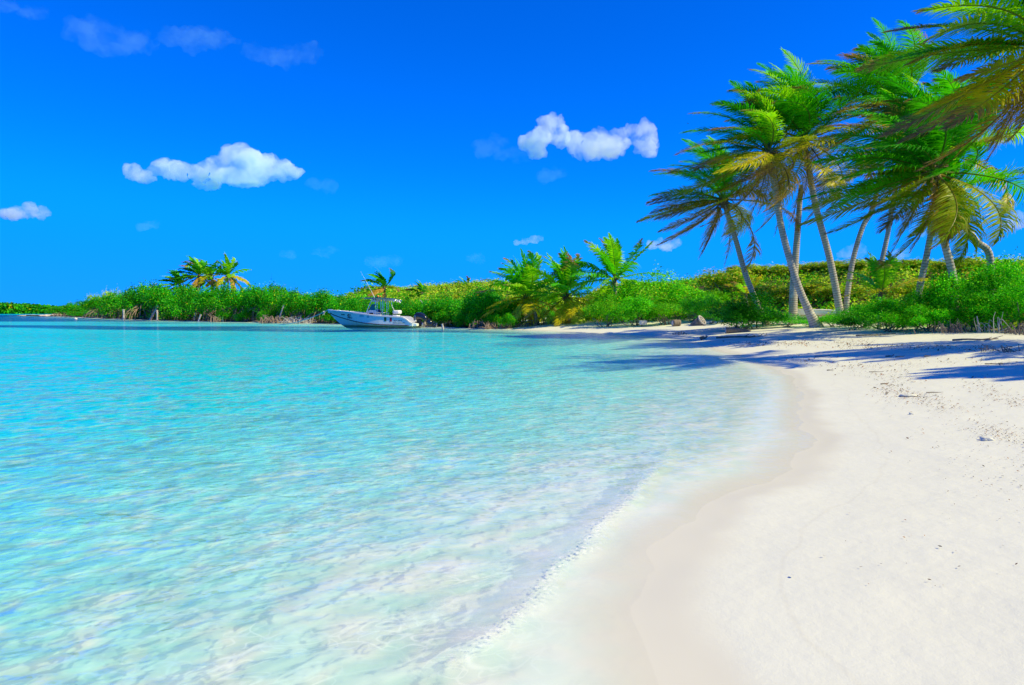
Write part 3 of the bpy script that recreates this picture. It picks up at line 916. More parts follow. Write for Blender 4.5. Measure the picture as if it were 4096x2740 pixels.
# ------------------------------------------------------------------ mangroves on the far left island and along the inlet
GMA = 'mangroves along the water'
ISL = [  # X, Ytop, width px, D, words
    (245, 1226, 90, 158, 'low mangrove at the tip of the island beside the stone spit'),
    (312, 1206, 110, 150, 'mangrove second from the island tip, sloping to the spit'),
    (395, 1190, 130, 143, 'mangrove below the pale yellow crest of the island'),
    (480, 1165, 140, 134, 'mangrove left of the lone capped post'),
    (566, 1142, 150, 127, 'tall mangrove behind the leaning post'),
    (652, 1136, 150, 122, 'mangrove with greyish twigs at the left foot of the palms'),
    (735, 1150, 130, 119, 'mangrove right under the small low palm'),
    (800, 1166, 120, 113, 'mangrove in the dip between two island palms'),
    (868, 1146, 150, 108, 'mangrove with reddish roots behind the short stub post'),
    (955, 1148, 150, 103, 'round topped mangrove right of the island palms'),
    (1040, 1150, 140, 99, 'mangrove between the island palms and the peaked one'),
    (1088, 1140, 100, 96, 'peaked mangrove standing highest over the tangle of roots'),
    (1150, 1164, 120, 93, 'mangrove with bare pale roots behind the leaning pole'),
    (1215, 1168, 120, 90, 'mangrove over the pile of bleached roots and the mooring rope'),
    (1285, 1166, 130, 88, 'mangrove just left of the boat bow'),
    (1360, 1186, 120, 85, 'low mangrove behind the boat bow'),
    (1430, 1190, 120, 83, 'mangrove behind the windscreen of the boat'),
    (1510, 1200, 120, 81, 'mangrove behind the canopy of the boat'),
    (1590, 1205, 120, 78, 'mangrove behind the black outboard engine'),
    (1660, 1198, 120, 76, 'mangrove with a dead grey snag right of the engine'),
    (1730, 1196, 130, 74, 'mangrove beside the grey stub post right of the boat'),
    (1800, 1185, 140, 71, 'mangrove with short roots left of the rooted clump'),
    (1875, 1176, 130, 69, 'mangrove standing on tall splayed prop roots'),
    (1945, 1158, 160, 67, 'tallest inlet mangrove in front of the hill'),
    (2020, 1196, 120, 64, 'last mangrove before the three low palms'),
]
rsb = np.random.RandomState(5)
_sx = np.array([q_[0] for q_ in SHORE_PX[10:]][::-1], float); _sd = np.array([G(*q_)[1] for q_ in SHORE_PX[10:]][::-1])


def shore_d(X): return float(np.interp(X, _sx, _sd))


ISL = [(X, Yt, wp_, shore_d(X) + 3.2, words) for X, Yt, wp_, D, words in ISL]
for X, Yt, wp_, D, words in ISL:
    bush('mangrove', X, Yt, wp_ * 1.25, D, words, GMA, 'mangrove', roots=True, zb=-.1)
for i, (X, Yt, wp_, D, words) in enumerate(ISL[2:]):
    bush('mangrove', X + 35, Yt + 6 + 8 * rsb.rand(), wp_ * 1.3, D + 8, 'inland one behind the ' + words, GMA, 'mangrove', zb=.2)
LOWM = [(330, 1247), (450, 1240), (545, 1236), (690, 1238), (760, 1250), (905, 1235), (985, 1240), (1075, 1238), (1330, 1240), (1700, 1250), (1770, 1248), (1850, 1246), (1905, 1252), (1980, 1250), (2040, 1258)]
for X, Yt in LOWM:
    k = min(ISL, key=lambda q: abs(q[0] - X))
    bush('mangrove', X, Yt, 95, shore_d(X) + .8, ('low one at the water below the ' + k[4]).replace(', sloping to the spit', '').replace(' at the left foot of the palms', ' below the palms').replace(' right of the boat', ' near the boat'), 'low mangroves at the water', 'mangrove', zb=-.1)
for i, (X, Yt, wp_, D) in enumerate([(415, 1163, 60, 150), (455, 1160, 50, 148), (372, 1180, 50, 152)]):
    bush('gold', X, Yt, wp_ * 1.5, D, ['pale yellow bush in the middle of the island crest', 'pale yellow bush right of its two fellows on the island crest', 'pale yellow bush leftmost on the island crest'][i], 'pale yellow bushes on the island', zb=1.5)

# ------------------------------------------------------------------ bushes at the head of the bay
GB = 'green bushes behind the beach'
for kind, X, Yt, wp_, D, words in [
    ('shrub', 2085, 1235, 150, 58, 'bush with bare stems under the leftmost low palm'),
    ('bright', 2200, 1240, 170, 59, 'bush in the shade under the three low palms'),
    ('bright', 2360, 1232, 150, 56, 'bush between the low palms and the big round bush'),
    ('shrub', 2470, 1175, 240, 50, 'left shoulder of the big round yellow green bush'),
    ('shrub', 2600, 1098, 300, 50, 'big round yellow green bush, the highest at the head of the bay'),
    ('shrub', 2420, 1205, 150, 47, 'small bush overhanging the sand left of the white block'),
    ('bright', 2545, 1190, 200, 46, 'leafy bush above the white block in the leaves'),
    ('shrub', 2660, 1215, 180, 45, 'bush hanging over the short grey log'),
    ('shrub', 2730, 1130, 230, 49, 'bush right of the big round one, with thin twigs on top'),
    ('feathery', 2800, 1185, 190, 46, 'feathery bush above the old wheel'),
    ('shrub', 2860, 1165, 170, 50, 'bush in the dip before the dune'),
    ('feathery', 2850, 1245, 130, 43, 'low feathery bush beside the old wheel'),
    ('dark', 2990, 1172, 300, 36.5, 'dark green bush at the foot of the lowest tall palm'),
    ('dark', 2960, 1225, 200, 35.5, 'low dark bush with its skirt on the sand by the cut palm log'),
    ('bright', 3080, 1240, 180, 38, 'bush between the dark bush and the white footed palm'),
    ('feathery', 3160, 1258, 150, 35, 'grassy bush left of the beached boat'),
    ('feathery', 3235, 1278, 120, 34, 'low grassy tuft in front of the beached boat'),
    ('bright', 3350, 1262, 150, 32.5, 'low bush to the right of the white palm foot'),
    ('bright', 3450, 1218, 220, 30, 'bright bush under the young stemless palm'),
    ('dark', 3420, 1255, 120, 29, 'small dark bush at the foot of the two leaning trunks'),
    ('bright', 3560, 1195, 240, 27, 'bright bush at the foot of the slim dune palm'),
    ('bright', 3580, 1250, 190, 25.5, 'low bright bush on the sand edge under the slim dune palm'),
    ('bright', 3700, 1165, 240, 26, 'bush wrapping the foot of the straight grey palm'),
    ('bright', 3740, 1225, 200, 24, 'low bush with dry grey twigs at its foot'),
    ('bright', 3840, 1095, 270, 25, 'large bush around the foot of the big dark crowned palm'),
    ('bright', 3890, 1185, 260, 23, 'broad bush over the sand in front of the big palm'),
    ('bright', 4000, 1050, 280, 23.5, 'tall bush at the foot of the far leaning palm'),
    ('bright', 4080, 1130, 280, 22, 'bush at the right edge, its shaded foot on dead leaves'),
    ('bright', 4160, 1040, 260, 24, 'tallest bush at the right edge'),
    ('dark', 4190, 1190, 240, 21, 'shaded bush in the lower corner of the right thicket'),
]:
    bush(kind, X, Yt, wp_ * 1.15, D, words, GB)
GD = 'sea grape bushes on the dune'
for X, Yt, wp_, D, words in [
    (2915, 1075, 210, 52, 'brown and gold sea grape bush at the left end of the dune'),
    (2985, 1060, 190, 55, 'sea grape bush on the dune behind the lowest tall palm'),
    (3090, 1062, 190, 55, 'sea grape bush on the crest left of the headless palm'),
    (3190, 1055, 200, 52, 'sea grape bush on the crest behind the headless palm'),
    (3290, 1050, 200, 50, 'sea grape bush on the crest behind the tallest palm'),
    (3400, 1042, 210, 48, 'sea grape bush on the crest behind the crooked trunk'),
    (3500, 1045, 200, 46, 'sea grape bush on the crest by the slim dune palm'),
    (3610, 1040, 200, 44, 'sea grape bush on the crest right of the slim dune palm'),
    (3720, 1045, 200, 42, 'sea grape bush on the crest between the grey palms'),
    (3850, 1035, 210, 38, 'sea grape bush on the crest below the hanging dead frond'),
    (3080, 1140, 220, 46, 'sea grape bush on the slope above the beached boat, left part'),
    (3260, 1130, 230, 44, 'sea grape bush on the slope above the beached boat'),
    (3390, 1140, 200, 41, 'sea grape bush on the slope behind the crooked trunk'),
    (3620, 1130, 220, 36, 'sea grape bush on the slope behind the fallen yellow frond'),
]:
    bush('grape', X, Yt, wp_ * 1.2, D, words, GD)
# ------------------------------------------------------------------ low scrub over the dune and the hill: far too many plants to count
def scrub(name, label, n, xr, yr, smin, smax, seed, leaf, pals, rad=.55, per=26):
    rs = np.random.RandomState(seed)
    x = rs.uniform(*xr, n); y = rs.uniform(*yr, n)
    s = signed(x, y)
    k = (s > smin + 1.5 * rs.rand(n)) & (s < smax) & (np.abs(x) / y < (3.2 if name == 'dune_scrub' else .95))
    x, y, s = x[k], y[k], s[k]; n = len(x)
    z = land_z(x, y, s)
    r = rad * (.6 + .8 * rs.rand(n)); h = r * (.7 + .7 * rs.rand(n))
    d = rs.randn(n, per, 3); d[..., 2] = np.abs(d[..., 2]); d /= np.linalg.norm(d, axis=2)[..., None]
    d *= (.55 + .5 * rs.rand(n, per, 1))
    pos = np.stack([x, y, z], 1)[:, None] + d * np.stack([r, r, h], 1)[:, None]
    nrm = d + np.array((0, 0, .5)) + rs.randn(n, per, 3) * .6
    pn = vnoise(x * .22 + seed, y * .22) + .35 * (rs.rand(n) - .5)
    ki = np.clip((pn * len(pals)).astype(int), 0, len(pals) - 1)
    cols = np.stack([pick(p, n * per, rs).reshape(n, per, 3) for p in pals])[ki, np.arange(n)]
    cols *= (.75 + .5 * rs.rand(n, 1, 1))
    v, f = leaf_quads(pos.reshape(-1, 3), nrm.reshape(-1, 3), leaf, rs, .6)
    o = mesh(name, v, f, M_LEAF, cols=np.repeat(cols.reshape(-1, 3), 4, 0))
    return tag(o, label, 'scrub', kind='stuff')


scrub('dune_scrub', 'gold, brown and green scrub covering the dune behind the tall palms', 12000, (8, 60), (6, 75), 8.5, 34, 3, .17, ['gold', 'shrub', 'grape', 'shrub', 'gold'])
scrub('hill_scrub', 'yellow green scrub covering the hill behind the mangroves', 13000, (-42, 12), (52, 118), 6, 40, 4, .26, ['gold', 'shrub', 'gold', 'grape', 'shrub'], rad=.8, per=20)
scrub('island_undergrowth', 'dense green undergrowth on the mangrove island', 9000, (-140, -18), (80, 230), 2, 26, 6, .5, ['mangrove', 'shrub', 'mangrove'], rad=1.5, per=16)

# ------------------------------------------------------------------ far shore
rs = np.random.RandomState(12)
n = 2600
X = rs.uniform(-320, 420, n); D = rs.uniform(455, 520, n)
fx = (X - 2048) / F * D
hh = np.interp(X, [-320, 0, 60, 140, 240, 420], [9.5, 8.6, 8.2, 7.2, 5.4, 4.8]) * (.75 + .3 * rs.rand(n))
per = 26
d = rs.randn(n, per, 3); d[..., 2] = np.abs(d[..., 2]); d /= np.linalg.norm(d, axis=2)[..., None]
pos = np.stack([fx, D, np.zeros(n)], 1)[:, None] + d * np.stack([3.5 + 0 * hh, 3.5 + 0 * hh, hh], 1)[:, None] * (.6 + .4 * rs.rand(n, per, 1))
v, f = leaf_quads(pos.reshape(-1, 3), (d + rs.randn(n, per, 3) * .4).reshape(-1, 3), 1.9, rs, .7)
cc = pick('mangrove', n * per, rs) * .8 * (.7 + .6 * np.repeat(rs.rand(n), per))[:, None]
tag(mesh('far_woodland', v, f, M_LEAF, cols=np.repeat(cc, 4, 0)), 'hazy green mangrove wood on the far shore at the left edge', 'woodland', kind='stuff')
fs = np.array([(x, y, 1.0 if 458 < y < 540 else -1.0) for y in (440, 458, 500, 540, 560) for x in np.linspace(-480, -265, 30)])
fq = np.array([[r * 30 + c, r * 30 + c + 1, (r + 1) * 30 + c + 1, (r + 1) * 30 + c] for r in range(4) for c in range(29)])
tag(mesh('far_ground', fs, fq, simple('far_soil', (.16, .13, .08), .9), smooth=True), 'low ground of the far shore', 'ground', kind='structure')


# ------------------------------------------------------------------ rocks and the stone spit
M_STONE = simple('pale_limestone', (.62, .50, .38), .9, var=.35, scale=1.5, bump=.5)
M_ROCK = simple('grey_concrete', (.20, .175, .15), .9, var=.3, scale=3, bump=.5)


def rock_arrays(size, rs, sub=3, amp=.25):
    bm = bmesh.new(); bmesh.ops.create_icosphere(bm, subdivisions=sub, radius=1)
    bm.verts.ensure_lookup_table()
    v = np.array([q.co[:] for q in bm.verts]); f = [[q.index for q in p.verts] for p in bm.faces]; bm.free()
    o = rs.rand(3) * 40
    k = 1 + amp * 2 * (vnoise(v[:, 0] * 1.7 + o[0], v[:, 1] * 1.7 + v[:, 2] * 1.3 + o[1]) - .5) + amp * (vnoise(v[:, 0] * 5 + o[2], v[:, 2] * 5 + v[:, 1] * 4) - .5)
    v = np.sign(v) * np.abs(v) ** .8
    return v * k[:, None] * np.array(size), f


SPIT = [(123, 1262, 46, 3.0, 'flat pale rock at the outer tip of the stone spit'), (160, 1263, 56, 4.0, 'second flat rock from the tip of the stone spit'), (205, 1264, 60, 4.5, 'long flat rock in the middle of the stone spit'),
        (250, 1264, 56, 5, 'rock of the stone spit where the rubble bank begins'), (285, 1266, 40, 4, 'innermost pale rock of the stone spit by the mangroves'), (262, 1257, 60, 7, 'raised rubble bank on the inner half of the stone spit')]
for X, Y, wpx, hpx, words in SPIT:
    D = 205 if Y > 1258 else 215
    v, f = rock_arrays((wpx * D / F / 2 * 1.15, 3.2, hpx * D / F / 2 * 1.6), RS, 3, .3)
    p_ = P(X, Y, D)
    o = mesh('rock', v, f, M_STONE, smooth=False); o.location = (p_[0], D, .25 if Y > 1258 else .8)
    tag(o, words, 'rock', 'rocks of the stone spit')


# ------------------------------------------------------------------ old jetty piles standing in the water
def pile(X0, Y0, X1, Y1, wpx, words, cap=False, D=None, mat=None, name='wooden_post', group='old jetty posts in the water'):
    g = G(X0, Y0); D = D or g[1]
    a = P(X0, Y0, D); b = P(X1, Y1, D)
    r = wpx * D / F / 2
    o = empty(name, (a[0], a[1], -.05)); tag(o, words, 'post', group)
    org = np.array(o.location)
    a2 = a + (a - b) * (.6 / max(.5, np.linalg.norm(a - b)))
    m = MB(); path = spline([a2 - org, (a + b) / 2 - org + RS.randn(3) * r * .15, b - org], 8)
    m.tube(path, r * (1 + .08 * RS.randn(8)), 10)
    m.build('post_shaft', mat or M_PILE, o, True)
    if cap:
        c = MB(); c.ball(b - org + np.array((0, 0, r * .45)), (r * 1.35, r * 1.35, r * .7), 10); c.build('post_cap', M_DRIFT, o, True)
    return o


pile(494, 1280, 494, 1242, 8, 'upright post with a white cap, farthest left of the posts', True)
pile(600, 1281, 634, 1222, 9, 'thick post leaning hard to the right')
pile(628, 1282, 628, 1244, 7, 'short upright capped post beside the leaning one', True)
pile(778, 1284, 783, 1250, 8, 'left post of the close pair under the island palms')
pile(794, 1286, 803, 1258, 7, 'right post of the close pair, lower and tilted')
pile(892, 1287, 892, 1268, 10, 'short stub post by the reddish roots')
pile(1063, 1291, 1063, 1269, 9, 'short pale stub post left of the root tangle')
pile(1111, 1291, 1135, 1221, 5.5, 'long thin pale pole leaning right over the roots')
pile(1118, 1291, 1119, 1268, 7, 'grey stub post at the foot of the leaning pole')
pile(1690, 1297, 1694, 1241, 6, 'tall pale post directly right of the outboard engine')
pile(1771, 1316, 1768, 1296, 9, 'stub post standing alone in the water right of the boat')

# ------------------------------------------------------------------ tangles of roots and dead wood at the water
def tangle(name, X, Y, wpx, hpx, nn, mat, words, D, cat='driftwood', group='dead roots and branches at the waterline', thick=.03):
    rs = np.random.RandomState(int(X))
    p_ = P(X, Y, D); wd_ = wpx * D / F; h = hpx * D / F
    mb = MB()
    for i in range(nn):
        x0 = rs.uniform(-.5, .5) * wd_; dy = rs.uniform(-.6, .6)
        kind = rs.rand()
        if kind < .5:      # arch
            x1 = x0 + rs.uniform(-.25, .35) * wd_; hh = h * rs.uniform(.35, .8)
            pts = [(x0, dy, -.1), ((x0 * .7 + x1 * .3), dy + .1, hh), (x1, dy - .3, -.1)]
        elif kind < .8:    # standing stick
            pts = [(x0, dy, -.1), (x0 + rs.randn() * .08 * wd_, dy, h * rs.uniform(.3, .6)), (x0 + rs.randn() * .14 * wd_, dy, h * rs.uniform(.5, 1.0))]
        else:
            x1 = x0 + rs.uniform(-.4, .4) * wd_
            pts = [(x0, dy, .05), ((x0 + x1) / 2, dy - .1, h * rs.uniform(.1, .3)), (x1, dy, h * rs.uniform(.05, .35))]
        mb.tube(spline(pts, 8), np.linspace(thick, thick * .45, 8) * rs.uniform(.6, 1.3), 5)
    o = mb.build(name, mat); o.location = (p_[0], D, max(0, gz(p_[0], D)))
    return tag(o, words, cat, group)


tangle('root_tangle', 1100, 1290, 110, 36, 46, M_ROOT, 'tangle of brown prop roots around the leaning pole', 82, thick=.06)
tangle('root_tangle', 1190, 1291, 120, 30, 60, M_DRIFT, 'heap of bleached roots where the mooring rope meets the water', 80, thick=.06)
tangle('root_tangle', 862, 1287, 34, 34, 18, M_ROOT, 'reddish standing roots beside the short stub post', 90, thick=.06)
tangle('driftwood', 1735, 1308, 100, 34, 46, M_DRIFT, 'pale driftwood heap right of the outboard engine', 60, thick=.04)
tangle('root_tangle', 1910, 1314, 60, 40, 30, M_ROOT, 'splayed prop roots under the middle of the inlet mangroves', 55, thick=.04)
tangle('root_tangle', 1985, 1316, 90, 30, 46, M_ROOT, 'row of brown prop roots at the end of the mangroves', 53, thick=.04)
tangle('driftwood', 2075, 1317, 120, 16, 26, M_TWIG, 'grey driftwood on the sand before the low palms', 53.5, thick=.05)
tangle('driftwood', 2170, 1312, 90, 24, 20, M_TWIG, 'dry branches leaning under the low palms', 54, thick=.05)
tangle('dead_twigs', 3800, 1322, 80, 60, 46, M_TWIG, 'bare grey twigs at the foot of the low bush on the right', 22.5, 'dead twigs', 'dry twigs at the foot of the bushes', .012)
tangle('dead_twigs', 3690, 1318, 120, 30, 34, M_TWIG, 'low dry twigs left of the bare grey ones', 24, 'dead twigs', 'dry twigs at the foot of the bushes', .012)
tangle('dead_twigs', 4080, 1322, 110, 60, 40, M_TWIG, 'dark dead branches under the bush at the right edge', 20.5, 'dead twigs', 'dry twigs at the foot of the bushes', .015)
tangle('dead_twigs', 4000, 1362, 90, 34, 20, M_TWIG, 'brushwood lying in the shade on the sand at the right', 15.5, 'dead twigs', 'dry twigs at the foot of the bushes', .01)
tangle('dead_twigs', 3960, 1180, 130, 100, 14, M_DRIFT, 'few pale twigs standing inside the right thicket', 21.5, 'dead twigs', 'dry twigs at the foot of the bushes', .012)
tangle('dead_twigs', 2720, 1322, 40, 14, 16, M_TWIG, 'small pile of twigs on the white sand below the grey log', 36, 'dead twigs', 'dry twigs at the foot of the bushes', .015)
# two bare snags in the mangroves
for X0, Y0, X1, Y1, D, words in [(1700, 1235, 1680, 1200, 71, 'bare grey snag forking above the driftwood'), (1100, 1205, 1105, 1185, 92, 'thin dead branch sticking out of the peaked mangrove')]:
    a, b = P(X0, Y0, D), P(X1, Y1, D); mb = MB()
    mb.tube(spline([a * 0, (b - a) * .5 + np.array((.15, -.2, 0)), b - a], 8), np.linspace(.09, .03, 8), 6)
    mb.tube(spline([(b - a) * .5, (b - a) * .75 + np.array((.4, -.2, .1)), (b - a) + np.array((.9, -.1, .1))], 6), np.linspace(.05, .015, 6), 5)
    o = mb.build('dead_snag', M_DRIFT, None, True); o.location = tuple(a); tag(o, words, 'dead branch', 'bare snags in the mangroves')

# ------------------------------------------------------------------ things on the beach
# short log with sawn ends
p_ = P(2705, 1303, 43); z = gz(p_[0], 43)
o = empty('log', (p_[0], 43, z), R(12)); tag(o, 'short thick grey log lying below the bushes', 'log')
mb = MB(); mb.tube(spline([(-.26, 0, .2), (.0, .02, .22), (.26, 0, .21)], 6), [.19, .21, .205, .2, .2, .19], 14); mb.build('log_body', M_TWIG, o, True)
mb = MB(); mb.tube([(-.275, 0, .2), (-.262, 0, .2)], [.15, .16], 14); mb.build('sawn_end', M_PILE, o)
# old wheel leaning in a half buried drum
p_ = P(2805, 1300, 42); z = gz(p_[0], 42)
o = empty('cable_drum', (p_[0], 42, z), R(-38)); tag(o, 'old grey drum with a spoked end, half buried by the bushes', 'drum')
mb = MB(); mb.tube([(-.55, .1, -.08), (.02, 0, .3)], [.27, .3], 18); mb.build('drum_body', M_ROCK, o, True)
def ring_mesh(name, r, tr, mat, par, loc, nrm):
    q = Vector(nrm).to_track_quat('Z', 'Y')
    n = 24; pts = [q @ Vector((math.cos(i * 2 * math.pi / n) * r, math.sin(i * 2 * math.pi / n) * r, 0)) + Vector(loc) for i in range(n + 1)]
    mb = MB(); mb.tube([tuple(v) for v in pts], tr, 8, False)
    for k in range(3):
        a = k * math.pi / 3 + .3; d = q @ Vector((math.cos(a) * r, math.sin(a) * r, 0))
        mb.tube([tuple(Vector(loc) - d), tuple(Vector(loc) + d)], tr * .55, 6)
    mb.ball(loc, (tr * 1.8,) * 3, 8)
    return mb.build(name, mat, par, True)
ring_mesh('drum_rim', .31, .05, M_PILE, o, (.05, 0, .32), (.8, 0, .55))
# block in the leaves
p_ = P(2572, 1290, 44.5)
mb = MB(); mb.box((0, 0, 0), (.42, .34, .27), None, .03); o = mb.build('foam_block', simple('weathered_foam', (.62, .60, .57), .85, var=.2, bump=.4)); o.location = tuple(p_); o.rotation_euler = (R(6), R(-4), R(20))
tag(o, 'dirty white block stuck among leaves above the sand', 'block')
mb = MB(); mb.tube([(0, 0, 0), (.1, .05, -1.3)], [.03, .03], 6); o2 = mb.build('bush_branch', M_TWIG); o2.location = tuple(p_ + np.array((-.1, .1, -.1))); tag(o2, 'bare stem propping the dirty white block', 'branch')
# cut stump in the shade and trunk pieces
p_ = P(2925, 1335, 34); z = gz(p_[0], 34)
o = empty('cut_log', (p_[0], 34, z), R(-4)); tag(o, 'cut palm log lying in the shade before the dark bush', 'log')
mb = MB(); mb.tube(spline([(-.28, 0, .14), (.3, 0, .13), (.95, .05, .08)], 8), np.linspace(.17, .09, 8), 12); mb.build('log_body', M_TWIG, o, True)
mb = MB(); mb.tube([(-.295, 0, .14), (-.282, 0, .14)], [.13, .14], 12); mb.build('sawn_end', M_PILE, o)
STICKS = [(2980, 1353, 250, 30, 'long dark branch lying in the first shadow', .05), (2815, 1360, 26, 33, 'small dark stump at the edge of the shade', .09), (3560, 1430, 36, 14, 'short dark stick in the widest shadow', .02), (3290, 1428, 60, 15, 'thin stick near the tip of the widest shadow', .014),
          (3710, 1428, 30, 13.6, 'dark chip of wood just outside the widest shadow', .018), (3600, 1429, 40, 14, 'second dark chip below the widest shadow', .014), (3990, 1459, 90, 10.6, 'brown twig bundle at the right above the thin shadow', .012), (3505, 1493, 56, 10.6, 'long straight twig on the bright sand', .008),
          (3740, 1575, 70, 8.0, 'pale straw coloured stick on open sand', .008), (3320, 1483, 24, 11.6, 'single dark leaf stalk alone on the bright sand', .012), (3540, 1540, 36, 9.2, 'hooked twig left of the straw stick', .01), (3900, 1363, 200, 19, 'long brown branch along the upper shadows', .03), (3500, 1345, 180, 24, 'dry branch below the dark bush edge', .03)]
for i, (X, Y, wpx, D0, words, th) in enumerate(STICKS):
    # march the view ray down to the sand
    D = 3.0
    while D < 60:
        q = P(X, Y, D)
        if q[2] <= gz(q[0], D): break
        D += .25
    l = wpx * D / F
    mb = MB(); th = max(th, .55 * D / F * 2)
    mb.tube(spline([(-l / 2, 0, th * .7), (-.1 * l, RS.uniform(-.1, .1) * l, th * 1.2), (.2 * l, RS.uniform(-.1, .1) * l, th), (l / 2, RS.uniform(-.1, .1) * l, th * (1 + RS.rand() * 2))], 9), np.linspace(th, th * .5, 9), 6)
    if i in (0, 6, 11, 12):
        for k in range(4):
            x0 = RS.uniform(-.4, .4) * l; mb.tube(spline([(x0, 0, th), (x0 + .1 * l, RS.uniform(-.1, .1) * l, th * 2), (x0 + .18 * l, RS.uniform(-.2, .2) * l, th * RS.uniform(1, 5))], 5), np.linspace(th * .5, th * .2, 5), 5)
    o = mb.build('stick', M_TWIG); o.location = (q[0], q[1], gz(q[0], q[1])); o.rotation_euler = (0, 0, RS.uniform(-.3, .3))
    tag(o, words, 'stick', 'sticks on the sand')
for X, Y, wpx, hpx, words in [(3945, 1767, 46, 18, 'pale knobbly piece of coral on the sand at the right'), (3645, 1662, 16, 10, 'small green grey pebble on the open sand'), (3640, 1586, 70, 12, 'low pale hump of sand crust among the litter')]:
    D = 3.0
    while D < 60:
        q = P(X, Y, D)
        if q[2] <= gz(q[0], D): break
        D += .1
    v, f = rock_arrays((wpx * D / F / 2, wpx * D / F / 2.4, hpx * D / F / 2), RS, 3, .3)
    o = mesh('beach_stone', v, f, simple('coral_stone_%d' % X, (.62, .62, .54), .9, var=.2, scale=20, bump=.4), smooth=True); o.location = (q[0], q[1], gz(q[0], q[1]) + hpx * D / F / 6); tag(o, words, 'stone', 'stones on the sand')

# drift litter: dry leaf scraps and bits of weed in wandering bands
rs = np.random.RandomState(91)
BANDS = [([(3330, 1445), (3600, 1480), (3560, 1560), (3700, 1620), (3850, 1680), (3950, 1760), (4096, 1830), (4300, 1960)], 2600, 26), ([(3900, 1500), (3970, 1580), (4096, 1640), (4300, 1700)], 900, 22),
         ([(3150, 1400), (3400, 1440), (3800, 1420), (4096, 1440)], 900, 14), ([(3300, 1352), (3700, 1360), (4096, 1372)], 1600, 10), ([(2900, 1350), (3200, 1345), (3500, 1340)], 900, 8), ([(3750, 1690), (3900, 1850), (4050, 2000), (4250, 2200)], 420, 60), ([(3560, 1560), (3650, 1590), (3720, 1600)], 260, 18)]
PX, PY = [], []
for pts, m, sp in BANDS:
    c = spline(pts, 80); k = rs.randint(0, 80, m)
    dens = vnoise(k * .21 + len(PX), k * .05) > rs.rand(m) * .75
    PX += list((c[k, 0] + rs.randn(m) * sp * 1.9)[dens]); PY += list((c[k, 1] + rs.randn(m) * sp * .75)[dens])
PX += list(rs.uniform(3000, 4200, 60)); PY += list(rs.uniform(1750, 2500, 60))
PX, PY = np.array(PX), np.array(PY)
Dd = np.full(len(PX), 2.5); live = np.ones(len(PX), bool)
for it in range(150):
    a = (PX - 2048) / F; b = (1370 - PY) / F
    dy = math.cos(PITCH) + math.sin(PITCH) * b; dz = -math.sin(PITCH) + math.cos(PITCH) * b
    x = a / dy * Dd; zz = CAM_H + dz / dy * Dd
    live = zz > np.maximum(0, .085 * (x - 4.2))
    Dd = np.where(live, Dd + .2, Dd)
Dd = Dd + rs.uniform(-.12, .12, len(Dd)); x = x + rs.uniform(-.06, .06, len(x))
sg_ = signed(x, Dd); ok = (sg_ > .6) & (Dd < 30)
x, y = x[ok], Dd[ok]; z = land_z(x, y)
nrm = np.stack([rs.randn(len(x)) * .35, rs.randn(len(x)) * .35, np.ones(len(x))], 1)
size = (np.maximum(.018, y * .0026) * (.4 + 1.1 * rs.rand(len(x)) ** 2))[:, None]
v, f = leaf_quads(np.stack([x, y, z + .008 + size[:, 0] * .2], 1), nrm, size, rs, .5)
cl = np.array([(.30, .13, .05), (.20, .10, .05), (.12, .07, .04), (.40, .20, .08), (.05, .04, .03)])[rs.randint(0, 5, len(x))]
o = mesh('beach_litter', v, f, leaf_material('dry_scraps', .05, .8, .2), cols=np.repeat(cl, 4, 0))
tag(o, 'bands of dry brown leaf scraps strewn over the sand', 'litter', kind='stuff')
# ------------------------------------------------------------------ the moored motorboat
M_GEL = NT('white_gelcoat')
_t = M_GEL; _p = _t.n('TexCoord').outputs['Object']; _s = _t.n('SeparateXYZ'); _t.l(_p, _s.inputs[0])
_n = _t.noise(_p, 2.5, 5, .65)
_c = _t.mix(_n, (.86, .92, .86), (.90, .94, .88))
_scum = _t.math('SUBTRACT', 1, _t.ramp(_t.math('ADD', _s.outputs[2], _t.math('MULTIPLY', _n, -.22)), -.08, .10))
_c = _t.mix(_t.math('MULTIPLY', _scum, .85), _c, (.10, .30, .08))
_b = _t.princ(Base_Color=_c, Roughness=.28); M_GEL = _t.done(_b.outputs[0])
M_WHITE = simple('white_deck_paint', (.82, .82, .80), .35, var=.06)
M_STRIPE = simple('dark_rub_rail', (.045, .03, .025), .5, var=.3)
M_NAVY = simple('navy_canvas', (.012, .05, .19), .8, var=.2, scale=20)
M_ALU = simple('polished_tube', (.62, .66, .72), .22, metal=.9, var=.05)
M_BLACK = simple('black_engine_paint', (.012, .014, .02), .16, var=.2, spec=.8)
M_DARK = simple('black_rubber', (.02, .02, .022), .6)
M_GLASS = simple('tinted_screen', (.006, .09, .14), .08, spec=.9, var=.1)
M_CUSH = simple('white_vinyl', (.80, .81, .80), .5, var=.06)
M_BLUE = simple('blue_cover', (.02, .14, .36), .7, var=.2)
M_AMBER = simple('amber_lens', (.75, .24, .01), .15, var=.1)
M_FLAGG = simple('flag_green', (.0, .13, .045), .4, var=.05)
M_FLAGR = simple('flag_red', (.45, .015, .06), .4, var=.05)
M_INK = simple('navy_lettering', (.01, .07, .09), .4, var=.05)
M_SEAL = simple('seal_ring_teal', (.02, .22, .26), .4, var=.05)
M_RUST = simple('seal_orange', (.42, .08, .02), .4, var=.05)
M_ROPE = simple('white_rope', (.66, .66, .60), .9, var=.2, scale=40)

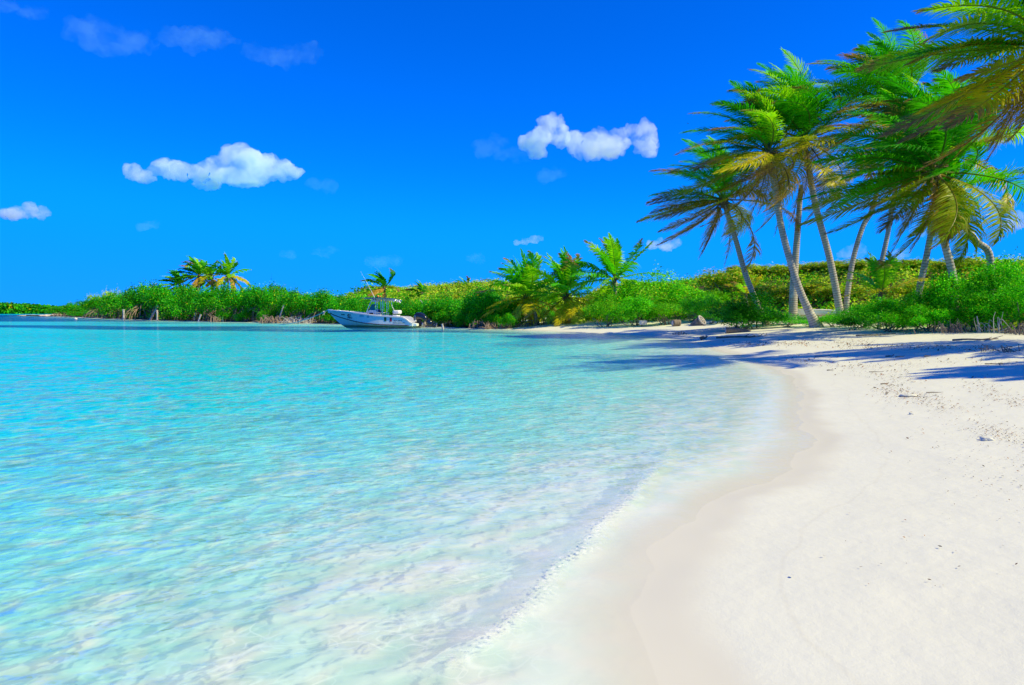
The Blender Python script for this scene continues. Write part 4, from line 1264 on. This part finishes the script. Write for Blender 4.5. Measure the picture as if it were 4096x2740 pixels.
LOA = 8.5
_st = P(1662, 1311, 58.2)
HEAD = R(171)
boat = empty('motorboat', (_st[0], 58.6, 0.0), HEAD)
boat.rotation_euler = (R(0), R(-.6), HEAD)
boat.scale = (.94, .94, .94)
tag(boat, 'white centre console motorboat with navy canopy and black outboard, moored in the bay', 'boat')
I = lambda xs_, ys_: (lambda x: np.interp(x, xs_, ys_))
SHEER = I([0, .25, .5, .95, 2, 3.3, 4.2, 5.2, 6.5, 7.6, 8.5], [.36, .46, .70, .93, .97, 1.03, 1.12, 1.24, 1.36, 1.43, 1.46])
BEAM = I([0, 2, 4, 5.5, 6.5, 7.3, 7.9, 8.3, 8.5], [1.15, 1.22, 1.22, 1.10, .88, .60, .34, .13, .03])
CZ = I([0, 3, 4.5, 5.5, 6.5, 7.3, 7.9, 8.5], [.15, .19, .30, .44, .65, .84, 1.02, 1.30])
CB = I([0, 3, 4.5, 5.5, 6.5, 7.3, 7.9, 8.5], [1.14, 1.20, 1.13, .90, .56, .29, .11, .02])
KZ = I([0, 4, 5.6, 6.6, 7.1, 7.5, 7.9, 8.2, 8.5], [-.42, -.45, -.40, -.2, .06, .36, .72, 1.02, 1.40])
sx = np.concatenate([np.linspace(0, 1.2, 9), np.linspace(1.5, 6.2, 16), np.linspace(6.4, 8.5, 14)])


def topside(x, t):
    """point on the port topside: t = 0 chine, 1 sheer; a little flare hollow towards the bow"""
    b0, b1, z0, z1 = CB(x), BEAM(x), CZ(x), SHEER(x)
    k = sstep(5, 8, x) * .35
    tt = t ** (1 + k)
    return np.array((x, b0 + (b1 - b0) * tt, z0 + (z1 - z0) * t))


rows = []
for x in sx:
    r_ = [np.array((x, 0.0, KZ(x))), np.array((x, CB(x) * .55, KZ(x) + (CZ(x) - KZ(x)) * .5)), np.array((x, CB(x), CZ(x) - .045))]
    r_ += [topside(x, t) for t in (0, .25, .5, .75, 1)]
    rows.append(r_)
rows = np.array(rows)                                    # n, 8, 3
n_, k_ = rows.shape[:2]
star = rows * (1, -1, 1)
V = np.concatenate([rows.reshape(-1, 3), star.reshape(-1, 3)])
Fh = []
for i in range(n_ - 1):
    for j in range(k_ - 1):
        a, b, c, d = i * k_ + j, (i + 1) * k_ + j, (i + 1) * k_ + j + 1, i * k_ + j + 1
        Fh.append((a, b, c, d)); o_ = n_ * k_; Fh.append((a + o_, d + o_, c + o_, b + o_))
Fh.append(tuple(range(k_ - 1, -1, -1)) + tuple(n_ * k_ + j for j in range(1, k_)))
mesh('hull', V, Fh, M_GEL, boat, smooth=False)
# gunwale cap, inner sides and floor
gv, gf = [], []
for i, x in enumerate(sx):
    s_, b = SHEER(x), BEAM(x)
    inn = max(b - .2, .0); fl = min(.42, s_ - .03) if x < 7.4 else s_ - .05
    ov = .045
    if x > 5.6: fl = max(fl, s_ - .35)
    gv += [(x, b + ov, s_ - .07), (x, b + ov, s_ + .035), (x, inn, s_ + .045), (x, inn, fl), (x, 0, fl + .01),
           (x, -inn, fl), (x, -inn, s_ + .045), (x, -b - ov, s_ + .035), (x, -b - ov, s_ - .07)]
for i in range(n_ - 1):
    for j in range(8):
        gf.append((i * 9 + j, i * 9 + j + 1, (i + 1) * 9 + j + 1, (i + 1) * 9 + j))
mesh('deck', gv, gf, M_WHITE, boat)
# rub rail along the chine and a thin one below the gunwale
for sd in (1, -1):
    mb = MB(); pts = [topside(x, .03) * (1, sd, 1) + np.array((0, .012 * sd, 0)) for x in np.linspace(.35, 8.3, 40)]
    mb.tube(pts, .042, 6); mb.build('rub_rail', M_STRIPE, boat, True)


def side_frame(x, t):
    p0 = topside(x, t); ex = topside(x - .05, t) - topside(x + .05, t); ez = topside(x, t + .05) - topside(x, t - .05)
    ex /= np.linalg.norm(ex); nrm = np.cross(ex, ez); nrm /= np.linalg.norm(nrm)
    if nrm[1] < 0: nrm = -nrm
    up = np.cross(nrm, ex)
    return p0, ex, up, nrm


def on_side(x, t, me_v, off=.012):
    """lay flat points (u towards the stern, v up) on the port side"""
    out = []
    for u, v_ in me_v:
        z = topside(x, t)[2] + v_
        xx = x - u
        tt = np.clip((z - CZ(xx)) / max(.05, SHEER(xx) - CZ(xx)), -.2, 1.1)
        p0 = topside(xx, max(tt, 0)); n0 = side_frame(xx, max(tt, .01))[3]
        out.append(p0 + n0 * off)
    return np.array(out)


def patch(name, x, t, w_, h_, mat, nu=4, nv=2, off=.012):
    uv = [(w_ * i / nu, h_ * j / nv) for j in range(nv + 1) for i in range(nu + 1)]
    fs_ = [(j * (nu + 1) + i, j * (nu + 1) + i + 1, (j + 1) * (nu + 1) + i + 1, (j + 1) * (nu + 1) + i) for j in range(nv) for i in range(nu)]
    return mesh(name, on_side(x, t, uv, off), fs_, mat, boat)


def lettering(text, x, t, size, mat, shear=0.0, name='lettering', width=None):
    cu = bpy.data.curves.new(name, 'FONT'); cu.body = text; cu.size = size; cu.shear = shear; cu.offset = size * .02
    cu.resolution_u = 3
    tmp = bpy.data.objects.new(name, cu); C.objects.link(tmp)
    dg = bpy.context.evaluated_depsgraph_get(); dg.update()
    me = bpy.data.meshes.new_from_object(tmp.evaluated_get(dg))
    co = np.zeros(len(me.vertices) * 3, dtype=np.float32); me.vertices.foreach_get('co', co); co = co.reshape(-1, 3)
    if width: co[:, 0] *= width / max(1e-6, co[:, 0].max())
    v_ = on_side(x, t, co[:, :2], .014)
    me.vertices.foreach_set('co', v_.astype(np.float32).ravel()); me.update()
    me.materials.clear(); me.materials.append(mat)
    bpy.data.objects.remove(tmp)
    return put(name, me, boat)


patch('flag_stripe', 2.62, .42, .21, .36, M_FLAGG)
patch('flag_stripe', 2.10, .40, .20, .36, M_FLAGR)
lettering('SEA PRO', 1.78, .46, .15, M_INK, .3, width=.82)
lettering('PUERTO JUAREZ Q.ROO', 1.80, .22, .13, M_INK, 0, width=1.12)
lettering('CONANP', 6.38, .13, .17, M_SEAL, 0, width=.62)
patch('bow_decal', 6.98, .42, .40, .085, M_INK)
patch('faded_patch', 5.0, .62, .42, .22, simple('faded_teal_patch', (.30, .60, .62), .5, var=.15))
patch('faded_patch', 4.25, .62, .20, .24, simple('faded_teal_patch_dark', (.30, .58, .62), .5, var=.15))
# the round seal on the bow: ring, an orange sweep and two blue curls
def arc_patch(x, t, r0, r1, a0, a1, mat, cx=0, cy=0, n=14):
    uv, fs_ = [], []
    for i in range(n + 1):
        a = R(a0 + (a1 - a0) * i / n)
        uv += [(cx + math.cos(a) * r0, cy + math.sin(a) * r0), (cx + math.cos(a) * r1, cy + math.sin(a) * r1)]
        if i: fs_.append((2 * i - 2, 2 * i - 1, 2 * i + 1, 2 * i))
    mesh('seal_mark', on_side(x, t, uv, .014), fs_, mat, boat)
arc_patch(6.08, .52, .17, .215, 200, 400, M_SEAL)
arc_patch(6.08, .52, .09, .205, 95, 190, M_RUST)
arc_patch(6.08, .52, .0, .11, 200, 330, M_RUST, -.06, -.02)
arc_patch(6.08, .52, .06, .12, 0, 250, M_SEAL, .09, .04)
arc_patch(6.08, .52, .11, .215, 235, 300, M_INK)
# console
def prism(name, prof, y0, y1, mat, par, bev=.03):
    bm = bmesh.new()
    a = [bm.verts.new((x, y0, z)) for x, z in prof]; b = [bm.verts.new((x, y1, z)) for x, z in prof]
    bm.faces.new(a); bm.faces.new(b[::-1])
    for i in range(len(prof)):
        j = (i + 1) % len(prof); bm.faces.new((a[j], a[i], b[i], b[j]))
    bmesh.ops.recalc_face_normals(bm, faces=bm.faces)
    if bev: bmesh.ops.bevel(bm, geom=bm.edges[:], offset=bev, segments=2, affect='EDGES', profile=.5)
    me = bpy.data.meshes.new(name); bm.to_mesh(me); bm.free(); me.materials.append(mat)
    return put(name, me, par)


con = prism('console', [(4.55, .42), (4.5, 1.42), (4.25, 1.55), (3.75, 1.55), (3.55, 1.35), (3.25, .42)], -.48, .48, M_WHITE, boat, .05)
prism('console_window', [(4.32, 1.12), (4.32, 1.27), (3.92, 1.27), (3.92, 1.12)], .475, .49, M_DARK, con, .004)
prism('windscreen', [(4.40, 1.50), (4.36, 1.50), (4.02, 2.05), (4.06, 2.07)], -.46, .46, M_GLASS, con, .004)
prism('windscreen_side', [(4.36, 1.50), (3.75, 1.52), (3.78, 1.95), (4.02, 2.05)], .465, .475, M_GLASS, con, .002)
prism('dashboard', [(3.74, 1.5), (3.5, 1.3), (3.42, 1.36), (3.66, 1.62)], -.4, .4, M_BLUE, con, .01)
ring_mesh('steering_wheel', .17, .018, M_DARK, con, (3.40, .1, 1.36), (-.8, 0, .5))
# canopy on its tube frame
top = prism('canopy', [(5.05, 2.60), (5.0, 2.64), (3.3, 2.67), (2.1, 2.60), (2.1, 2.56), (3.3, 2.61)], -.85, .85, M_NAVY, boat, .012)
mb = MB()
for sd in (1, -1):
    y = .62 * sd
    mb.tube(spline([(4.62, y, .44), (4.5, y, 1.3), (4.05, y, 2.35), (3.95, y * 1.1, 2.57)], 14), .035, 6)
    mb.tube(spline([(3.62, y, .44), (3.60, y, 1.5), (3.62, y, 2.55)], 8), .035, 6)
    mb.tube(spline([(3.46, y, .5), (3.44, y, 2.2), (3.3, y, 2.44), (2.6, y, 2.47), (1.7, y, 2.47)], 16), .024, 6)
    mb.tube(spline([(2.98, y, .44), (3.0, y, 1.5), (3.0, y, 2.55)], 8), .035, 6)
    mb.tube(spline([(2.82, y, .5), (2.86, y, 1.3), (2.84, y, 2.2), (2.7, y, 2.40), (1.75, y, 2.42)], 16), .022, 6)
    mb.tube(spline([(4.7, y * 1.3, 2.55), (3.4, y * 1.3, 2.55), (2.1, y * 1.3, 2.52), (1.62, y * 1.2, 2.40), (1.60, 0, 2.36)], 22), .022, 6)
    mb.tube([(3.62, y, 1.3), (3.0, y, 1.3)], .02, 6)
for x in (4.4, 3.6, 3.0, 2.3): mb.tube([(x, -.8, 2.55), (x, .8, 2.55)], .022, 6)
mb.build('canopy_frame', M_ALU, boat, True)
prism('electronics_box', [(4.1, 2.28), (4.1, 2.52), (3.6, 2.52), (3.6, 2.28)], -.45, .5, M_WHITE, boat, .03)
for y in (.55, -.4):
    mb = MB(); mb.ball((1.95, y, 2.36), (.11, .08, .1), 10); mb.build('deck_light', M_WHITE, boat, True)
mb = MB(); mb.tube([(1.64, .2, 2.36), (1.42, .2, 2.22)], [.05, .06], 8); mb.build('deck_light', M_WHITE, boat, True)
mb = MB(); mb.ball((3.62, .1, 2.78), (.10, .10, .12), 12); mb.ball((3.4, .1, 2.76), (.08, .08, .09), 10); be = mb.build('beacon', M_AMBER, boat, True)
mb = MB(); mb.tube([(3.62, .1, 2.64), (3.62, .1, 2.70)], .12, 12); mb.tube([(3.4, .1, 2.64), (3.4, .1, 2.70)], .09, 12); mb.build('beacon_base', M_DARK, be, True)
mb = MB(); mb.tube([(3.85, .3, 2.62), (3.95, .3, 2.85)], .035, 6); mb.tube([(3.95, .3, 2.85), (4.6, .32, 4.05), (5.2, .34, 5.05)], [.022, .014, .006], 5); mb.build('antenna', M_WHITE, boat)
mb = MB(); mb.tube([(2.22, .5, 2.42), (2.13, .5, 1.9), (1.92, .45, 1.45)], [.02, .03, .022], 6); mb.build('fishing_rod', M_WHITE, boat)
# seats
st = prism('leaning_seat', [(2.25, .42), (2.22, .95), (1.75, .95), (1.72, .42)], -.42, .42, M_WHITE, boat, .05)
mb = MB(); mb.box((1.88, 0, 1.02), (.46, .9, .16), None, .06); mb.box((1.80, 0, 1.36), (.62, .92, .34), None, .1); mb.build('cushion', M_CUSH, st, True)
mb = MB(); mb.tube([(2.12, .38, 1.05), (1.98, .38, 1.35)], .02, 6); mb.tube([(2.12, -.38, 1.05), (1.98, -.38, 1.35)], .02, 6); mb.build('seat_bracket', M_ALU, st, True)
mb = MB(); mb.box((2.55, 0, .84), (.62, .8, .42), None, .1); mb.build('cooler', M_CUSH, boat, True)
mb = MB(); mb.box((3.0, .25, .95), (.30, .3, .22), None, .06); mb.box((2.85, .2, 1.06), (.16, .2, .14), None, .04); mb.build('life_vest_pile', M_BLUE, boat, True)
mb = MB()
for x in (8.1, 7.2, 6.0):
    mb.tube([(x - .1, BEAM(x) - .1, SHEER(x) + .085), (x + .1, BEAM(x) - .1, SHEER(x) + .085)], .018, 6); mb.tube([(x, BEAM(x) - .1, SHEER(x) + .03), (x, BEAM(x) - .1, SHEER(x) + .085)], .016, 6)
mb.box((8.32, 0, 1.52), (.34, .16, .08), None, .02)
mb.build('bow_fitting', M_ALU, boat, True)
# engine, tilted up behind the transom
def prism3(name, prof, w_, mat, par, taper=.72, bev=.05):
    """rounded body: profile in x, z, narrower to the sides"""
    pr = np.array(prof); cen = pr.mean(0); vs = []
    ys_ = [-w_, -w_ * .8, -w_ * .35, w_ * .35, w_ * .8, w_]; sc = [taper, .93, 1, 1, .93, taper]
    for y, s_ in zip(ys_, sc): vs += [(cen[0] + (x - cen[0]) * s_, y, cen[1] + (z - cen[1]) * s_) for x, z in prof]
    m_ = len(prof); fs_ = [tuple(range(m_)), tuple(5 * m_ + i for i in range(m_))[::-1]]
    for a in range(5):
        for i in range(m_):
            j = (i + 1) % m_; fs_.append((a * m_ + j, a * m_ + i, (a + 1) * m_ + i, (a + 1) * m_ + j))
    return mesh(name, vs, fs_, mat, par, smooth=True)


eng = empty('outboard_engine', (0, 0, 0)); eng.parent = boat; bpy.context.view_layer.update()
prism3('cowling', [(.20, .62), (.24, .90), (.10, 1.20), (-.12, 1.34), (-.42, 1.36), (-.74, 1.24), (-1.02, 1.0), (-1.22, .76), (-1.02, .48), (-.78, .60), (-.50, .74), (-.18, .70)], .36, M_BLACK, eng)
prism3('midsection', [(-.86, .72), (-1.12, .84), (-1.42, .62), (-1.62, .40), (-1.50, .10), (-1.22, .06), (-1.02, .28)], .17, M_BLACK, eng)
prism3('gearcase', [(-1.46, .34), (-1.66, .40), (-2.02, .02), (-1.96, -.06), (-1.62, .02)], .09, M_BLACK, eng)
mb = MB(); mb.box((-.28, 0, .42), (.42, .34, .62), None, .04); mb.box((-.1, 0, .25), (.34, .5, .5), None, .04); mb.build('engine_bracket', M_DARK, eng)
mb = MB()
for sd in (1, -1): mb.tube([(-.62, .16 * sd, .55), (-.60, .16 * sd, -.12)], .04, 6)
mb.build('tilt_ram', M_ALU, eng, True)
mb = MB()
for k in range(3):
    a = k * 2.094; mb.ball((-1.92 - .02, .15 * math.cos(a), .20 + .15 * math.sin(a)), (.03, .12, .12), 8)
mb.build('propeller', M_ALU, eng, True)
for y in (.362,):
    for (x0, z0, x1, z1) in [(.02, 1.10, -.02, .86), (-.06, .80, .02, .58)]:
        mb = MB(); mb.tube([(x0, y * .99, z0), (x1, y * .99, z1)], .022, 5); mb.build('engine_decal', M_ALU, eng)
prism('swim_bracket', [(.02, .10), (.02, .42), (-.36, .34), (-.36, .10)], .35, 1.05, M_GEL, boat, .03)
prism('swim_bracket', [(.02, .10), (.02, .42), (-.36, .34), (-.36, .10)], -1.05, -.35, M_GEL, boat, .03)
# mooring rope from the bow down to the water on the left
bpy.context.view_layer.update()
bow = np.array(boat.matrix_world @ Vector((8.45, 0, 1.5)))
far = P(1112, 1298, 70.0); far[2] = -.02
tt_ = np.linspace(0, 1, 26)
rp = np.array([bow + (far - bow) * u - np.array((0, 0, .55 * 4 * u * (1 - u) * .5)) for u in tt_])
ro = empty('mooring_rope', tuple(bow)); tag(ro, 'slack white mooring rope running from the boat bow into the water', 'rope')
mb = MB(); mb.tube(rp - bow, .035, 6); mb.build('rope_line', M_ROPE, ro)
mb = MB(); kk = rp[2] - bow; mb.ball(kk, (.12, .1, .1), 8); mb.tube([kk, kk + np.array((-.1, -.05, -.28))], [.03, .02], 5); mb.tube([kk, kk + np.array((.04, -.05, -.22))], [.03, .02], 5); mb.build('rope_knot', M_ROPE, ro)
# small float
g = G(303, 1277)
mb = MB(); mb.ball((0, 0, .05), (.30, .22, .2), 10); mb.tube([(0, 0, .2), (0, 0, .34)], .05, 6)
o = mb.build('mooring_buoy', simple('buoy_white', (.8, .72, .66), .5), None, True); o.location = (g[0], g[1], 0); tag(o, 'tiny white buoy floating off the stone spit', 'buoy')

# ------------------------------------------------------------------ white skiff hauled up behind the bushes
sk = P(3290, 1262, 37.5)
skiff = empty('skiff', (sk[0], 37.5, max(gz(sk[0], 37.5), sk[2] - .25)), R(176))
tag(skiff, 'white open skiff pulled up among the bushes behind the white palm foot', 'boat')
vs, fs_ = [], []
ssx = np.linspace(-.9, 1.45, 16)
for x in ssx:
    q_ = np.clip((x - .2) / 1.35, 0, 1); b = .62 * (1 - q_ ** 2.2) + .02; hh = .42 + .06 * (x + .9) - .06 * q_
    pts_ = [(x, 0, .0 + .3 * q_ ** 3), (x, b * .7, .04 + .3 * q_ ** 3), (x, b, hh * .65), (x, b + .03, hh), (x, b - .06, hh + .01), (x, b - .1, .2 + .2 * q_), (x, 0, .18 + .2 * q_)]
    vs += pts_ + [(p0, -p1, p2) for p0, p1, p2 in pts_]
for i in range(15):
    for j in range(6):
        a = i * 14 + j; fs_ += [(a, a + 14, a + 15, a + 1), (a + 7, a + 8, a + 22, a + 21)]
fs_.append((0, 1, 2, 3, 4, 5, 6, 13, 12, 11, 10, 9, 8))
mesh('skiff_hull', vs, fs_, M_GEL, skiff)
mb = MB()
for sd in (1, -1):
    mb.tube([(x, sd * ((.62 * (1 - np.clip((x - .2) / 1.35, 0, 1) ** 2.2) + .02) + .03), .42 + .06 * (x + .9) - .06 * np.clip((x - .2) / 1.35, 0, 1)) for x in ssx], .035, 6)
mb.build('gunwale', M_WHITE, skiff, True)
mb = MB()
mb.tube([(x, ((.62 * (1 - np.clip((x - .2) / 1.35, 0, 1) ** 2.2) + .02) + .012), .22) for x in ssx[:-2]], .014, 5)
mb.build('red_line', M_RUST, skiff)
skiff.scale = (1.15, 1.0, 1.15)

# ------------------------------------------------------------------ sea birds
def bird(X, Y, wpx, tilt, words):
    D = 70.0; c = P(X, Y, D); s_ = wpx * D / F / 2
    o = empty('frigatebird', tuple(c), 0); o.rotation_euler = (0, R(tilt), R(15))
    tag(o, words, 'bird', 'dark sea birds gliding high over the bay')
    bm = bmesh.new()
    prof = [(-.42, .02), (-.3, .045), (-.1, .07), (.1, .07), (.25, .05), (.32, .045), (.4, .012)]
    mb = MB(); mb.tube([(0, x * s_ * 1.1, .02 * s_ * math.sin(x * 3)) for x, r_ in prof], [r_ * s_ * 1.5 for x, r_ in prof], 8)
    # bent, pointed wings and a forked tail in the same skin
    for sd in (1, -1):
        mb.add([(0, .12 * s_, .03 * s_), (0, -.12 * s_, .03 * s_), (.42 * s_ * sd, .16 * s_, .2 * s_), (.40 * s_ * sd, -.06 * s_, .2 * s_), (s_ * sd, -.12 * s_, .05 * s_), (.7 * s_ * sd, -.05 * s_, .13 * s_),
                (0, .12 * s_, -.01 * s_), (0, -.12 * s_, -.01 * s_), (.42 * s_ * sd, .16 * s_, .17 * s_), (.40 * s_ * sd, -.06 * s_, .17 * s_)],
               [(0, 2, 3, 1), (2, 4, 5, 3), (6, 7, 9, 8), (8, 9, 5, 4), (0, 6, 8, 2), (1, 3, 9, 7)])
        mb.add([(0, -.4 * s_, 0), (.05 * s_ * sd, -.42 * s_, 0), (.12 * s_ * sd, -.75 * s_, 0), (0, -.4 * s_, .02 * s_)], [(0, 1, 2), (3, 2, 1)])
    b = mb.build('bird_body', simple('dark_feathers', (.02, .02, .025), .7), o, True)
    bm.free(); return o
for X, Y, wpx, tl, words in [(2752, 494, 15, 12, 'bird high above the gap between the cloud and the palms'), (2619, 827, 12, -20, 'bird left of the lowest tall palm crown'), (2497, 569, 9, 25, 'bird in front of the right part of the white cloud'), (2513, 482, 8, -10, 'bird just above the right white cloud'), (2525, 808, 6, 8, 'faintest bird, farthest left of the palm crown')]:
    bird(X, Y, wpx, tl, words)

# ------------------------------------------------------------------ clouds: bodies of water droplets far beyond the bay
def cloud_material(name, dens, seed, soft):
    t = NT(name)
    co = t.n('TexCoord').outputs['Object']
    n1 = t.noise(co, 1 / 48.0, 6, .66, .6)
    vs_ = t.n('VolumePrincipled')
    vs_.inputs['Color'].default_value = ((.93, 1.0, 1.0, 1) if dens > .01 else (.5, .92, 1.0, 1))
    t.l(t.math('MULTIPLY', t.ramp(n1, .30, .30 + soft), dens), vs_.inputs['Density'])
    vs_.inputs['Anisotropy'].default_value = .0
    return t.done(vs_.outputs[0], vol=True)


def cloud(puffs, D, dens, words, name='cloud', seed=0, rough=1.0, soft=.48, thick=.7):
    """puffs: (X, Y, radius px, flatten)"""
    rs_ = np.random.RandomState(seed)
    c0 = P(np.mean([p[0] for p in puffs]), np.mean([p[1] for p in puffs]), D)
    bm = bmesh.new()
    px = D / F
    for X, Y, r, fl in puffs:
        c = P(X, Y, D) - c0
        m_ = Matrix.Translation(Vector((c[0], c[1] + rs_.uniform(-.4, .4) * r * px, c[2]))) @ Matrix.Diagonal((r * px, r * px * thick, r * px * fl, 1))
        bmesh.ops.create_icosphere(bm, subdivisions=3, radius=1, matrix=m_)
    me = bpy.data.meshes.new(name); bm.to_mesh(me); bm.free()
    o = bpy.data.objects.new(name, me); C.objects.link(o)
    rmax = max(p[2] for p in puffs) * px
    md = o.modifiers.new('r', 'REMESH'); md.mode = 'VOXEL'; md.voxel_size = max(rmax / 9, 4.0)
    for k, (sz, st_) in enumerate([(.9, .6), (.4, .36), (.17, .2)]):
        tx = bpy.data.textures.new('puff', 'CLOUDS'); tx.noise_scale = rmax * sz; tx.noise_depth = 1
        dm = o.modifiers.new('d%d' % k, 'DISPLACE'); dm.texture = tx; dm.texture_coords = 'LOCAL'; dm.strength = rmax * st_ * rough; dm.mid_level = .5
    dg = bpy.context.evaluated_depsgraph_get(); dg.update()
    m2 = bpy.data.meshes.new_from_object(o.evaluated_get(dg))
    o.modifiers.clear(); o.data = m2; m2.materials.clear(); m2.materials.append(cloud_material(name + '_vapour', dens, seed, soft))
    o.location = tuple(c0)
    return tag(o, words, 'cloud', 'clouds in the blue sky')


DC = 1500
cloud([(530, 690, 34, .9), (580, 705, 44, .7), (660, 685, 44, .8), (730, 680, 52, .8), (800, 690, 44, .6), (860, 665, 52, .8), (930, 645, 62, .9), (960, 615, 36, .9), (1000, 660, 70, .9), (1060, 680, 68, .8), (1085, 640, 34, 1), (1130, 685, 58, .8), (1185, 680, 30, .8), (830, 740, 44, .5), (960, 720, 90, .4)], DC, .09, 'long white puffy cloud, the larger one at the upper left', seed=1)
cloud([(2110, 570, 38, .9), (2160, 550, 52, .9), (2200, 500, 52, .9), (2238, 482, 26, .9), (2235, 545, 50, .9), (2150, 610, 45, .6)], DC, .09, 'bright round cloud tower at the left end of the middle pair', seed=2)
cloud([(2320, 570, 56, .9), (2390, 560, 62, .9), (2460, 570, 62, .8), (2520, 540, 44, 1), (2570, 520, 44, .9), (2600, 545, 26, .9), (2580, 600, 48, .6), (2420, 600, 90, .4)], DC, .055, 'paler ragged cloud joined to the bright round tower', seed=3, rough=1.2)
cloud([(10, 855, 30, .7), (60, 850, 36, .8), (110, 840, 40, .75), (160, 850, 34, .8), (190, 855, 18, .8)], DC, .09, 'small white cloud at the left edge of the sky', seed=4)
cloud([(2065, 972, 16, .7), (2100, 965, 20, .7), (2135, 960, 24, .7), (2162, 952, 18, .9)], DC, .06, 'little white cloud above the low palms', seed=5)
cloud([(2612, 978, 26, .7), (2665, 985, 30, .8), (2705, 970, 28, .8), (2640, 960, 16, .8)], DC, .06, 'small cloud under the blown fronds of the lowest tall palm', seed=6)
cloud([(4020, 905, 26, .6), (4070, 880, 44, .8), (4120, 885, 44, .8), (4170, 890, 40, .7)], DC, .055, 'white cloud at the right edge below the golden fronds', seed=7)
cloud([(3400, 1010, 34, .7), (3440, 1000, 36, .9), (3370, 1015, 20, .6)], DC, .022, 'faint cloud low between the tallest palm and the crooked trunk', seed=8)
cloud([(3575, 1020, 36, .6), (3610, 1012, 32, .7)], DC, .022, 'faint cloud resting on the dune by the slim palm', seed=9)
cloud([(3660, 915, 24, .8), (3680, 935, 22, .8)], DC, .022, 'small faint cloud seen between the grey trunks', seed=10)
W = .0032
cloud([(350, 130, 70, .5), (440, 125, 80, .5), (400, 175, 90, .3), (540, 160, 80, .3), (700, 155, 80, .35), (820, 160, 110, .35), (920, 155, 50, .4)], DC, W, 'long thin blue white veil of cloud at the upper left', 'wispy_cloud', 11, 1.3, .4)
cloud([(1040, 215, 60, .5), (1130, 220, 70, .5), (1200, 225, 60, .6), (1250, 195, 36, .6)], DC, W, 'thin veil of cloud right of the long one', 'wispy_cloud', 12, 1.3, .4)
cloud([(110, 45, 30, .7), (140, 60, 36, .8), (165, 45, 26, .6), (20, 15, 50, .4)], DC, W * 1.4, 'thin torn wisp in the upper left corner', 'wispy_cloud', 13, 1.3, .4)
cloud([(1930, 580, 50, .6), (1990, 570, 60, .5), (2060, 615, 80, .3)], DC, W, 'thin wisp at the left of the bright cloud tower', 'wispy_cloud', 14, 1.3, .4)
cloud([(1265, 735, 40, .6), (1320, 750, 40, .7), (1230, 650, 14, .8)], DC, W * 1.3, 'thin wisp below the right end of the large left cloud', 'wispy_cloud', 15, 1.3, .4)
cloud([(600, 900, 44, .35), (560, 905, 24, .4), (630, 893, 20, .4)], DC, W * 2.2, 'small wisp below the large left cloud', 'wispy_cloud', 16, 1.2, .4)
cloud([(1150, 1020, 40, .4), (1290, 1010, 40, .5), (1330, 1002, 30, .5)], DC, W * 1.3, 'thin wisp low above the peaked mangrove', 'wispy_cloud', 17, 1.2, .4)
cloud([(1510, 1050, 60, .4), (1560, 1045, 50, .4), (1900, 1035, 40, .5), (1920, 1030, 22, .5)], DC, W * 1.3, 'thin wisp low above the boat', 'wispy_cloud', 18, 1.2, .4)
cloud([(2200, 700, 60, .4), (2240, 690, 40, .5)], DC, W, 'thin wisp under the middle clouds', 'wispy_cloud', 19, 1.2, .4)
